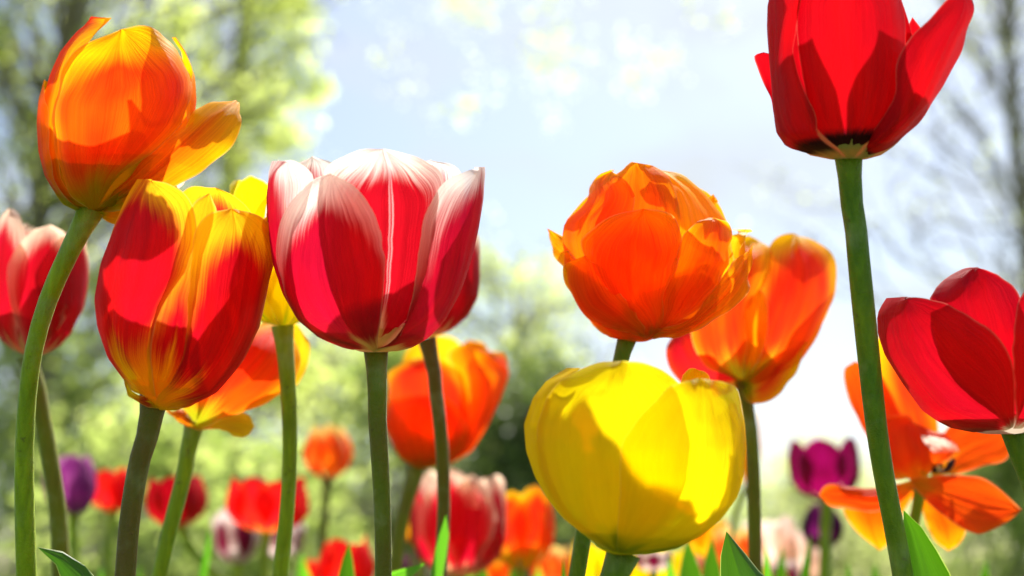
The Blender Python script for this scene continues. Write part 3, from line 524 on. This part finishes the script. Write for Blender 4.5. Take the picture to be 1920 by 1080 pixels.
free_petal(f, root, foot, M, [(362, 782, -10), (335, 764, 0), (322, 772, 0), (300, 750, 20)], [(385, 806, -10), (352, 800, -20), (326, 784, -10), (300, 750, 20)], cup=5, seed=4)
free_petal(f, root, foot, M_ORG2Y, [(372, 796, 10), (410, 780, 40), (440, 772, 30), (468, 780, 10), (478, 800, 0)], [(380, 806, 0), (404, 806, 0), (430, 812, -10), (462, 819, -10), (478, 800, 0)], cup=6, seed=5)
free_petal(f, root, foot, M, [(370, 790, 60), (400, 700, 110), (450, 640, 110), (500, 600, 80)], [(374, 790, 60), (480, 740, 110), (540, 680, 90), (500, 600, 80)], seed=6)

# --- yellow tulip between the flamed and the crimson one
root, foot = plant([(530, 610), (538, 700), (541, 800), (538, 930), (527, 1085)], 14.5, .54, 'plain yellow tulip wedged between the flamed tulip and the crimson and white one', GREEN)
generic(root, foot, (528, 613), (528, 342), 204, .54, M_YEL, open_=.82, rot=12, seed=3, wave=6)
# --- red tulip hidden behind the crimson one
root, foot = plant([(800, 634), (816, 710), (828, 830), (829, 960), (824, 1085)], 12.5, .60, 'red tulip almost hidden behind the right side of the crimson and white one', BROWN)
generic(root, foot, (800, 632), (812, 425), 188, .60, M_RW, open_=.86, rot=35, seed=5)
leaf(.58, root, foot, [(806, 1110, 0), (810, 1060, 0), (820, 1010, 0), (836, 965, 0)], [(826, 1110, 10), (832, 1060, 8), (842, 1010, 4), (836, 965, 0)], [(816, 1110, 10), (822, 1060, 8), (832, 1010, 4), (836, 965, 0)], LF_B, 2)
leaf(.56, root, foot, [(650, 1170, 0), (700, 1085, 0), (750, 1066, 0), (798, 1056, 0)], [(690, 1220, 0), (740, 1110, 0), (775, 1080, 0), (798, 1056, 0)], [(670, 1195, 10), (720, 1095, 10), (762, 1072, 4), (798, 1056, 0)], LF_B, 4)
# --- red and cream tulip at the left edge
root, foot = plant([(50, 668), (72, 740), (94, 850), (108, 960), (112, 1085)], 15, .60, 'red tulip with cream petal tips cut by the left edge, behind the curved green stem', OLIVE)
generic(root, foot, (58, 668), (76, 418), 188, .60, M_RW, open_=.9, rot=50, seed=8, wave=6, n=7)
# --- orange tulip in the middle distance
root, foot = plant([(782, 868), (768, 925), (752, 985), (736, 1085)], 14, .76, 'orange tulip with rolled petals low behind the brown stem in the middle', OLIVE)
f = Flower(826, 750, .76, [(876, 775, 815), (864, 752, 840), (846, 742, 866), (800, 730, 894), (750, 726, 916), (700, 728, 932), (665, 742, 930), (640, 765, 915), (622, 790, 895)])
f.wk = 1.8; f.open = .5; receptacle(f, root, foot, M_ORG2, .3, .86)
bowl_petal(f, root, foot, M_ORG2, [(785, 874), (748, 842), (732, 795), (742, 758), (765, 745), (798, 740)], [(800, 874), (845, 850), (866, 808), (858, 768), (835, 748), (798, 740)], off=12, cup=10, curl=-8, seed=1)
bowl_petal(f, root, foot, M_ORK, [(780, 872), (736, 830, 'l'), (730, 760), (732, 710), (755, 682), (800, 668)], [(805, 872), (870, 840), (884, 780), (878, 720), (850, 682), (800, 668)], off=2, cup=8, curl=-10, seed=2)
bowl_petal(f, root, foot, M_ORG2, [(805, 874), (855, 820), (872, 750), (868, 690), (880, 655)], [(810, 874, 'b'), (890, 800, 'b'), (915, 740, 'b'), (918, 680, 'b'), (880, 655)], off=14, cup=8, curl=8, seed=3)
bowl_petal(f, root, foot, M_ORG2, [(800, 874), (850, 800), (862, 720), (840, 660), (872, 638)], [(808, 874), (892, 810), (922, 740), (922, 680), (905, 648), (872, 638)], off=3, cup=8, curl=10, seed=4)
bowl_petal(f, root, foot, M_ORG2Y, [(790, 872, 'b'), (740, 800, 'b'), (740, 700, 'b'), (770, 645, 'b'), (810, 628, 'b')], [(800, 872, 'b'), (860, 800, 'b'), (880, 700, 'b'), (860, 640, 'b'), (810, 628, 'b')], off=-4, cup=4, seed=5)
bowl_petal(f, root, foot, M_ORG, [(800, 872, 'b'), (860, 800, 'b'), (915, 700, 'b'), (900, 655, 'b')], [(790, 872, 'b'), (800, 800, 'b'), (820, 700, 'b'), (900, 655, 'b')], off=2, cup=4, seed=6)

# --- wide open orange tulip
root, foot = plant([(1728, 900), (1720, 950), (1706, 1020), (1694, 1100)], 10, .62, 'wide open orange tulip with spread petals showing its dark heart', GREEN)
f = Flower(1740, 870, .62); f.half = 130
M = M_OPEN
free_petal(f, root, foot, M, [(1712, 900, 20), (1640, 840, 20), (1600, 770, 20), (1584, 720, 20), (1582, 688, 20), (1600, 676, 20)], [(1724, 890, 30), (1700, 800, 60), (1670, 740, 60), (1640, 690, 40), (1600, 676, 20)], cup=6, seed=1)
free_petal(f, root, foot, M_ORK, [(1730, 890, 40), (1670, 780, 90), (1640, 700, 90), (1636, 640, 80), (1655, 610, 70)], [(1745, 880, 40), (1760, 800, 90), (1740, 720, 90), (1700, 640, 80), (1655, 610, 70)], cup=6, seed=2)
free_petal(f, root, foot, M, [(1722, 902, -10), (1668, 892, -40), (1640, 840, -50), (1650, 790, -40), (1690, 780, -20), (1712, 790, 0)], [(1734, 894, -10), (1768, 870, -40), (1790, 846, -40), (1780, 824, -20), (1750, 806, 0), (1712, 790, 0)], cup=10, seed=3)
free_petal(f, root, foot, M, [(1744, 884, 30), (1760, 830, 50), (1790, 790, 60), (1850, 770, 50), (1905, 790, 40)], [(1748, 896, 10), (1800, 888, 30), (1850, 872, 30), (1890, 860, 30), (1905, 790, 40)], cup=6, seed=4)
free_petal(f, root, foot, M, [(1706, 898, -20), (1764, 890, -70), (1836, 895, -100), (1882, 926, -120), (1908, 952, -120)], [(1708, 904, -20), (1730, 930, -60), (1764, 960, -100), (1812, 990, -120), (1836, 994, -130), (1882, 974, -130), (1908, 952, -120)], cup=9, crease=3, seed=5)
free_petal(f, root, foot, M, [(1718, 898, -10), (1640, 914, -50), (1590, 910, -70), (1554, 908, -80), (1541, 926, -80)], [(1722, 908, -10), (1690, 940, -30), (1640, 958, -60), (1590, 950, -80), (1560, 946, -80), (1541, 926, -80)], cup=8, seed=6)
free_petal(f, root, foot, M_ORG2, [(1720, 904, 0), (1640, 930, 10), (1582, 950, 0), (1600, 990, 0), (1650, 1033, 0)], [(1730, 908, 0), (1700, 950, 10), (1680, 990, 0), (1665, 1020, 0), (1650, 1033, 0)], cup=6, seed=7)
free_petal(f, root, foot, M_ORG2, [(1728, 904, 0), (1730, 960, 10), (1750, 1010, 0), (1778, 1034, 0)], [(1746, 900, 0), (1790, 950, 10), (1812, 990, 0), (1800, 1018, 0), (1778, 1034, 0)], cup=6, seed=8)
pc = f.P(1756, 884, -8); V, F = tube(spline([pc - foot, f.P(1758, 862, -10) - foot, f.P(1760, 842, -14) - foot], 8), np.array([4, 4.5, 5, 5, 5, 5, 7, 2]) * f.px, 10)
link('pistil', V, F, petal_mat('pistil_pale', (.75, .72, .45), (.8, .75, .5), (.6, .6, .3), seed=30), root)
DK = leaf_mat('stamen_dark', (.02, .006, .012), (.03, .01, .02), .0, .8)
for k in range(6):
    a_ = k * 1.047 + .3; p0 = f.P(1758, 884, 0); p1 = f.P(1758 + 24 * math.cos(a_), 878 - 5 * math.sin(a_), 24 * math.sin(a_)); p2 = f.P(1758 + 32 * math.cos(a_), 860 - 5 * math.sin(a_), 32 * math.sin(a_))
    V, F = tube(spline([p0 - foot, p1 - foot, p2 - foot], 8), np.array([2, 2, 2, 2.5, 5, 5, 5, 2]) * f.px, 8); link('stamen', V, F, DK, root)
free_petal(f, root, foot, M_CRM, [(1752, 850, -60), (1738, 836, -60), (1730, 824, -58), (1728, 818, -58)], [(1796, 846, -55), (1788, 832, -58), (1760, 822, -58), (1728, 818, -58)], cup=4, seed=9)

# ================================================================ out of focus, farther back
def far(base, top, width, dist, mat, label, smat=GREEN, stem=None, **k):
    st = [(base[0], base[1] - 4)] + (stem or [(base[0] + rnd.uniform(-6, 6), base[1] + 80), (base[0] + rnd.uniform(-14, 14), base[1] + 200)])
    root, foot = plant(st, k.pop('r', .062 * width + 2), dist, label, smat)
    generic(root, foot, base, top, width, dist, mat, **k)
    return root, foot
far((1550, 940), (1543, 826), 132, 1.05, M_PUR, 'magenta tulip with pointed petals against the pale sky, right of the middle', open_=.95, rot=0, tipp=1.5, seed=21, n=6)
far((1545, 1032), (1540, 944), 80, 1.15, M_DPUR, 'dark purple closed tulip below the magenta one', open_=.5, rot=20, seed=22)
far((138, 966), (126, 858), 98, 1.05, M_LIL, 'lilac tulip seen behind the leftmost stems', open_=.8, rot=10, seed=23)
far((212, 962), (210, 880), 84, 1.2, M_RO, 'small scarlet tulip between the lilac tulip and the brown-green stem', open_=.75, rot=30, seed=24)
far((336, 988), (326, 896), 114, 1.1, M_RED2, 'small crimson tulip crossed by a bright green stem', open_=.85, rot=0, tipp=1.7, seed=25, stem=[(362, 1030), (420, 1100)])
far((500, 1000), (503, 898), 150, .98, M_RO, 'broad scarlet tulip crossed by the stem of the plain yellow one', open_=.92, rot=15, seed=26, n=8, r=8)
far((446, 1060), (436, 958), 84, 1.15, M_MW, 'maroon tulip with white petal edges below the broad scarlet one', open_=.9, rot=25, seed=27)
far((528, 1048), (530, 975), 82, 1.25, M_MW, 'faint mauve and white tulip directly under the broad scarlet one', open_=.95, rot=5, seed=28)
far((613, 898), (614, 798), 94, 1.15, M_OY, 'small closed orange tulip with painted cream highlights standing alone above the others far back', OLIVE, open_=.6, rot=10, seed=29, n=7)
far((650, 1120), (650, 1012), 104, 1.0, M_RO, 'scarlet tulip at the bottom edge left of the middle brown stem', open_=.7, rot=40, seed=30)
root, foot = far((858, 1085), (862, 890), 176, .82, M_RW, 'red tulip streaked with cream, many petals, at the bottom middle', open_=.95, rot=20, seed=31, n=9, tipp=1.7, wave=6, r=9)
far((975, 1070), (984, 920), 116, .92, M_ORK, 'orange and yellow tulip left of the big yellow one at the bottom', open_=.8, rot=-25, seed=32, wave=6)
far((1030, 1110), (1036, 1026), 78, 1.15, M_OY, 'cream and orange tulip tips at the bottom edge beside the big yellow one', open_=.8, rot=5, seed=33, n=7)
far((792, 1000), (800, 905), 74, 1.15, M_DPUR, 'purple tulip peeping out left of the red and cream one', open_=.7, rot=5, seed=34)
far((766, 1120), (764, 1036), 76, 1.2, M_DPUR, 'purple tulip at the bottom edge between two stems', open_=.7, rot=25, seed=35)
far((772, 1016), (772, 978), 28, 1.1, M_ORG2Y, 'tiny yellow tulip bud beside the red and cream tulip', open_=.5, rot=25, seed=36)
far((1125, 1150), (1125, 1012), 110, .86, M_YEL, 'yellow tulip at the bottom edge below the left of the big yellow one', open_=.85, rot=25, seed=37)
far((1245, 1140), (1240, 1030), 122, .95, M_YEL, 'yellow tulip at the bottom edge below the right of the big yellow one', open_=.9, rot=0, seed=38)
far((1226, 1072), (1226, 1032), 70, .9, M_MW, 'maroon and white tulip peeping from under the big yellow one', open_=.9, rot=0, seed=48)
far((1330, 1050), (1322, 972), 84, 1.15, M_ORG2Y, 'yellow tulip tinged pink behind the dark leaf', open_=.85, rot=10, seed=39)
far((1376, 1090), (1376, 990), 76, 1.1, M_OY, 'pale orange tulip behind the dark leaf at the bottom edge', open_=.9, rot=30, seed=40)
far((1448, 1070), (1440, 974), 100, 1.2, M_CRM, 'creamy pink tulip, largest of the pale cluster right of the dark leaf', open_=.95, rot=0, seed=41, n=8)
far((1490, 1085), (1488, 996), 76, 1.2, M_CRM, 'creamy pink tulip in the middle of the pale cluster', open_=.9, rot=20, seed=42, n=7)
far((1528, 1100), (1526, 1024), 48, 1.25, M_CRM, 'small white tulip bud at the right of the pale cluster', open_=.6, rot=30, seed=43)
far((1470, 1120), (1470, 1050), 62, 1.1, M_MW, 'maroon tulip under the pale cluster at the bottom edge', open_=.9, rot=30, seed=44)
far((1404, 912), (1402, 772), 44, .95, M_ORG2Y, 'narrow yellow tulip squeezed between the big yellow one and an olive stem', OLIVE, open_=.7, rot=30, seed=45, stem=[(1380, 960), (1366, 1090)])

far((600, 1120), (590, 1050), 60, 1.5, M_RO, 'faint red tulip at the bottom edge beyond the small leaf left of the middle stem', open_=.8, rot=30, seed=51)
far((1098, 1120), (1100, 1056), 66, 1.3, M_OY, 'blurred orange tulip at the bottom edge behind the green stem', open_=.8, rot=30, seed=52)
far((1300, 1130), (1296, 1040), 72, 1.3, M_RW, 'blurred red and cream tulip low between the dark leaves', open_=.8, rot=0, seed=53)
far((1412, 1120), (1408, 1030), 66, 1.35, M_OY, 'blurred orange tulip low behind the olive stem', open_=.8, rot=40, seed=54)
far((930, 1130), (926, 1050), 80, 1.1, M_ORG2, 'orange tulip below the orange and yellow one at the bottom edge', open_=.8, rot=40, seed=55)
# ================================================================ loose leaves of the bed
def blade(px, top, wdt, dist, lean, mat, seed):
    """an upright strap leaf of a young tulip plant, each a plant of its own"""
    fl = Flower(px, top, dist); gy = 1100 + .34 * FPX / dist
    foot = W(px - lean * 1.5, gy, dist); foot[2] = 0
    root = empty('tulip_plant', foot)
    fl.half = 100
    base = lambda dx: [(px - lean * 1.5 + dx * .4, gy * .99, 0), (px - lean + dx, (gy + top) / 2, 0), (px - lean * .5 + dx, top + 160, 0), (px - lean * .2 + dx * .7, top + 60, 0), (px, top, 0)]
    ml = [(p[0], p[1], 10) for p in base(0)][:-1] + [(px, top, 0)]
    free_petal(fl, root, foot, mat, base(-wdt), base(wdt), ml, cup=0, crease=3, wave=1, seed=seed, name='leaf')
    return root
BL = [(655, 1016, 22, .62, 22, LF_D, 'dark pointed leaf in front of the scarlet tulip at the bottom edge'),
      (1056, 1044, 12, .6, -10, LF_D, 'thin dark leaf tip left of the green stem under the big yellow tulip'),
      (1290, 1010, 28, .7, -22, LF_D, 'broad dark leaf under the right of the big yellow tulip'),
      (1334, 1004, 24, .75, -6, LF_D, 'dark leaf just left of the sharp leaf with the pale edge'),
      (1434, 1018, 12, .7, -14, LF_B, 'bright narrow leaf right of the olive stem'),
      (1520, 1000, 13, .8, 40, LF_D, 'slanting dark leaf in front of the pale cluster'),
      (1590, 1050, 14, .8, 6, LF_D, 'short dark leaf left of the thickest stem'),
      (566, 1036, 24, 1.0, -16, LF_B, 'blurred bright leaf right of the yellow tulip stem'),
      (395, 985, 9, .9, 50, OLIVE and LF_B, 'thin blurred leaf slanting below the small crimson tulip'),
      (905, 1040, 26, .95, 20, LF_D, 'broad blurred leaf right of the red and cream tulip'),
      (1010, 1058, 22, 1.0, 14, LF_B, 'broad blurred leaf under the cream and orange tulip tips'),
      (1640, 1052, 22, .9, -12, LF_D, 'broad dark leaf behind the thickest stem'),
      (1850, 1046, 24, .85, 18, LF_D, 'broad dark leaf near the lower right corner'),
      (260, 1058, 18, .9, 12, LF_D, 'broad dark leaf right of the thick brown-green stem'),
      (1120, 1060, 13, .8, 12, LF_D, 'dark leaf beside the stem of the big yellow tulip'),
      (1256, 1044, 24, .85, -8, LF_B, 'blurred green leaf under the middle of the big yellow tulip'),
      (1392, 1030, 22, .85, -12, LF_D, 'blurred dark leaf left of the olive stem at the bottom edge'),
      (1466, 1020, 18, .95, 16, LF_D, 'blurred leaf among the creamy pink tulips'),
      (960, 1052, 22, .95, -12, LF_D, 'blurred dark leaf under the orange and yellow tulip'),
      (712, 1050, 14, 1.0, -18, LF_D, 'blurred dark leaf just left of the bright leaf at the bottom middle'),
      (480, 1066, 12, 1.05, 10, LF_D, 'blurred dark leaf under the maroon tulip'),
      (190, 1060, 12, 1.0, -14, LF_B, 'blurred pale leaf between the olive stem and the thick brown-green one'),
      (600, 1070, 12, 1.0, 12, LF_B, 'short blurred leaf left of the scarlet tulip at the bottom edge'),
      (880, 1056, 20, .9, 14, LF_B, 'blurred leaf under the red and cream tulip')]
for k, (x, t, wd, d, ln, m, lab) in enumerate(BL):
    tag(blade(x, t, wd, d, ln, m, 60 + k), lab, 'tulip leaf', 'leaves of other tulip plants')

# ================================================================ trees and shrubs behind
CM_LIME = crown_mat('leaves_lime', (.44, .52, .12), (.70, .74, .36), .76)  # lime, green and pale leaf colours lightened in place of background haze
CM_GRN = crown_mat('leaves_green', (.24, .34, .08), (.56, .62, .24), .74)
CM_DARK = crown_mat('leaves_dark', (.07, .11, .03), (.20, .27, .07), .4)
CM_PALE = crown_mat('leaves_pale', (.46, .50, .22), (.66, .70, .36), .74)
BARK = bark_mat('bark_grey', (.16, .14, .12), (.32, .29, .25)); BARKD = bark_mat('bark_dark', (.17, .14, .11), (.32, .28, .22))  # bark lightened too, haze put into its colour
def leaves_mesh(cl, size, rg):
    """cl: (centre, radius, count) clumps -> folded diamond leaves"""
    cs = np.concatenate([np.repeat([np.r_[c, r]], n, axis=0) for c, r, n in cl]); n = len(cs)
    d = rg.normal(size=(n, 3)); d /= np.linalg.norm(d, axis=1)[:, None]; d *= (rg.random(n) ** .5)[:, None]; d[:, 2] *= 1.0
    p = cs[:, :3] + d * cs[:, 3:4]
    a_ = rg.normal(size=(n, 3)); a_ /= np.linalg.norm(a_, axis=1)[:, None]
    b_ = np.cross(a_, rg.normal(size=(n, 3))); b_ /= np.linalg.norm(b_, axis=1)[:, None]; cc = np.cross(a_, b_)
    s = (size * rg.uniform(.6, 1.3, n))[:, None]
    V = np.stack([p - a_ * s * .5, p + b_ * s * .3 + cc * s * .06, p + a_ * s * .55, p - b_ * s * .3 + cc * s * .06], 1).reshape(-1, 3)
    tone = np.repeat(np.clip(rg.normal(.5, .28, n) , 0, 1), 4)
    F = [(4*i, 4*i+1, 4*i+2, 4*i+3) for i in range(n)]
    return V, F, tone
def tree(name, foot, trunk, clumps, leaf_size, cmat, bmat, label, cat, r0=.12, group=None, seed=1, twigs=True, nodes=None, tw=.008):
    rg = np.random.default_rng(seed); foot = np.asarray(foot, float)
    root = empty(name, foot); tag(root, label, cat, group)
    tr = spline([np.asarray(p, float) for p in trunk], 30)
    V, F = tube(tr - foot, np.linspace(r0, r0 * .25, 30), 10)
    for c, r, n in (clumps if twigs else []):
        c = np.asarray(c, float); up = np.where(tr[:, 2] < c[2] + .2)[0]; k = up[-1] if len(up) else 3
        k = max(2, int(k - rg.integers(2, 8))); a0 = tr[k]; dlt = c - a0
        m1 = a0 + dlt * .4 + rg.normal(size=3) * .07 * np.linalg.norm(dlt); m2 = a0 + dlt * .75 + rg.normal(size=3) * .05 * np.linalg.norm(dlt)
        rb = min(r0 * .16, .008 + np.linalg.norm(dlt) * .004)
        br = spline([a0, m1, m2, c], 9); v, f_ = tube(br - foot, np.linspace(rb, tw * .6, 9), 5); o = len(V); V += v; F += [tuple(i + o for i in q) for q in f_]
        for _ in range(4):
            e_ = c + rg.normal(size=3) * r * .6; s0 = br[rg.integers(4, 9)]
            v, f_ = tube(spline([s0 - foot, (s0 + e_) / 2 + rg.normal(size=3) * r * .12 - foot, e_ - foot], 5), np.linspace(tw, tw * .4, 5), 4); o = len(V); V += v; F += [tuple(i + o for i in q) for q in f_]
    link('trunk', V, F, bmat, root)
    if any(n for _, _, n in clumps):
        V, F, t = leaves_mesh([(np.asarray(c, float) - foot, r, n) for c, r, n in clumps if n], leaf_size, rg)
        link('crown', V, F, cmat, root, smooth=False, attrs={'tone': t})
    return root
def G(px, d): p = W(px, 1100, d); p[2] = 0; return p
rg = np.random.default_rng(5)
def scatter(n, xr, yr, dr, rr, cnt, keep=lambda x, y: True):
    out = []
    while len(out) < n:
        x, y, d = rg.uniform(*xr), rg.uniform(*yr), rg.uniform(*dr)
        if keep(x, y): out.append((W(x, y, d), rg.uniform(*rr), int(rg.uniform(*cnt))))
    return out
# big spring-green tree filling the upper left
def kp(x, y):
    lim = 715 + 50 * math.sin(y / 70) - max(0, y - 330) * .9
    return x < lim and rg.random() < (.85 if x > 260 else .45) and not (x > 600 and rg.random() < .45)
tree('deciduous_tree', G(60, 9), [G(60, 9), W(52, 700, 9), W(75, 380, 9), W(100, 200, 9), W(160, -100, 9), W(260, -600, 9), W(300, -900, 9)],
     scatter(210, (-350, 740), (-350, 600), (8.6, 9.6), (.14, .34), (45, 100), kp),
     .064, CM_LIME, BARKD, 'large tree with fresh lime-green leaves filling the upper left behind the tulips', 'tree', .10, seed=1, tw=.006)
# drooping sprays of a birch over the open sky
tree('birch_tree', G(1050, 13), [G(1050, 13), W(1040, 700, 13.4), W(1000, -300, 13), W(980, -900, 12.6)][:0] or [G(400, 14), W(420, 500, 14), W(500, -200, 14), W(640, -700, 14), W(760, -1000, 14)],
     scatter(60, (700, 1360), (-260, 260), (11, 14), (.16, .34), (22, 55), lambda x, y: y < 250 - abs(x - 960) * .25) + scatter(60, (300, 1300), (-1000, -250), (11, 15), (.3, .6), (20, 50)),
     .05, CM_PALE, BARK, 'birch with thin drooping sprays of tiny leaves across the open sky', 'tree', .16, seed=2, twigs=False)
# bare tree on the right
def kp2(x, y): return (x > 1640 + 40 * math.sin(y / 60) and y < 560) or (x > 1440 and 330 < y < 560 and rg.random() < .8)
tree('bare_tree', G(1960, 11), [G(1960, 11), W(1945, 800, 11), W(1925, 450, 11), W(1900, 250, 11), W(1890, 50, 11), W(1870, -200, 11), W(1850, -500, 11)],
     scatter(70, (1440, 2300), (-200, 580), (9.5, 12.5), (.2, .5), (5, 22), kp2) + scatter(30, (1600, 2300), (-600, -100), (9.5, 12.5), (.25, .5), (8, 22)),
     .05, CM_PALE, BARK, 'almost bare tree with grey twigs and few young leaves at the right edge', 'tree', .085, seed=3, tw=.007)
# shrubs
def shrub(px, d, top, halfw, n, cnt, mat, label, seed, size=.05, r=(.12, .3), bark=BARKD):
    foot = G(px, d); tp = W(px, top, d)[2]
    hw = halfw * d / FPX; cl = []
    rs = np.random.default_rng(seed)
    for _ in range(n):
        a_ = rs.uniform(0, 6.28); q = rs.random() ** .5; z = rs.random() ** .8
        k = q * math.sqrt(max(.06, 1 - z ** 2.2))
        cl.append((foot + np.array([math.cos(a_) * hw * k, math.sin(a_) * min(hw, 1.2) * k, z * tp]), rs.uniform(*r), int(rs.uniform(*cnt))))
    tree('shrub', foot, [foot, foot + [0.05, 0, tp * .4], foot + [0, 0, tp * .85]], cl, size, mat, bark, label, 'shrub', .05, 'shrubs along the back of the garden', seed, tw=.006)
shrub(60, 6.2, 560, 300, 60, (60, 120), CM_GRN, 'mid green shrub low at the far left', 11)
shrub(420, 6.6, 600, 300, 60, (60, 120), CM_LIME, 'sunlit yellow-green shrub behind the flamed tulip', 12)
shrub(740, 7.2, 640, 240, 55, (60, 120), CM_GRN, 'green shrub behind the middle orange tulip', 13)
shrub(1000, 6.2, 690, 180, 55, (70, 120), CM_DARK, 'dark evergreen shrub left of the big yellow tulip', 14)
shrub(970, 9.5, 420, 250, 80, (40, 80), CM_LIME, 'tall airy lime-green shrub under the open sky', 15, r=(.2, .4))
shrub(600, 9, 520, 260, 40, (60, 100), CM_PALE, 'pale green shrub in the left half of the background', 16, r=(.2, .4))
shrub(1180, 8, 940, 420, 80, (60, 110), CM_GRN, 'low green shrub along the bottom, behind the pale tulips', 21)
shrub(330, 5.2, 800, 420, 90, (60, 110), CM_GRN, 'low leafy green shrub at the lower left, behind the small red tulips', 22)
shrub(880, 7.6, 760, 260, 60, (80, 130), CM_DARK, 'broad dark grey-green shrub behind the red and cream tulip', 23)
shrub(1250, 11, 800, 190, 40, (60, 100), CM_GRN, 'green shrub behind the big yellow tulip', 17, r=(.2, .4))
shrub(1560, 15, 868, 260, 60, (90, 130), CM_PALE, 'distant grey-green hedge shrub below the magenta tulip', 18, r=(.3, .5), size=.07)
shrub(1900, 8, 815, 190, 60, (80, 130), CM_GRN, 'dark green shrub at the lower right edge', 19)
shrub(1780, 16, 850, 240, 40, (90, 130), CM_PALE, 'distant pale shrub right of the thickest stem', 20, r=(.3, .5), size=.07)
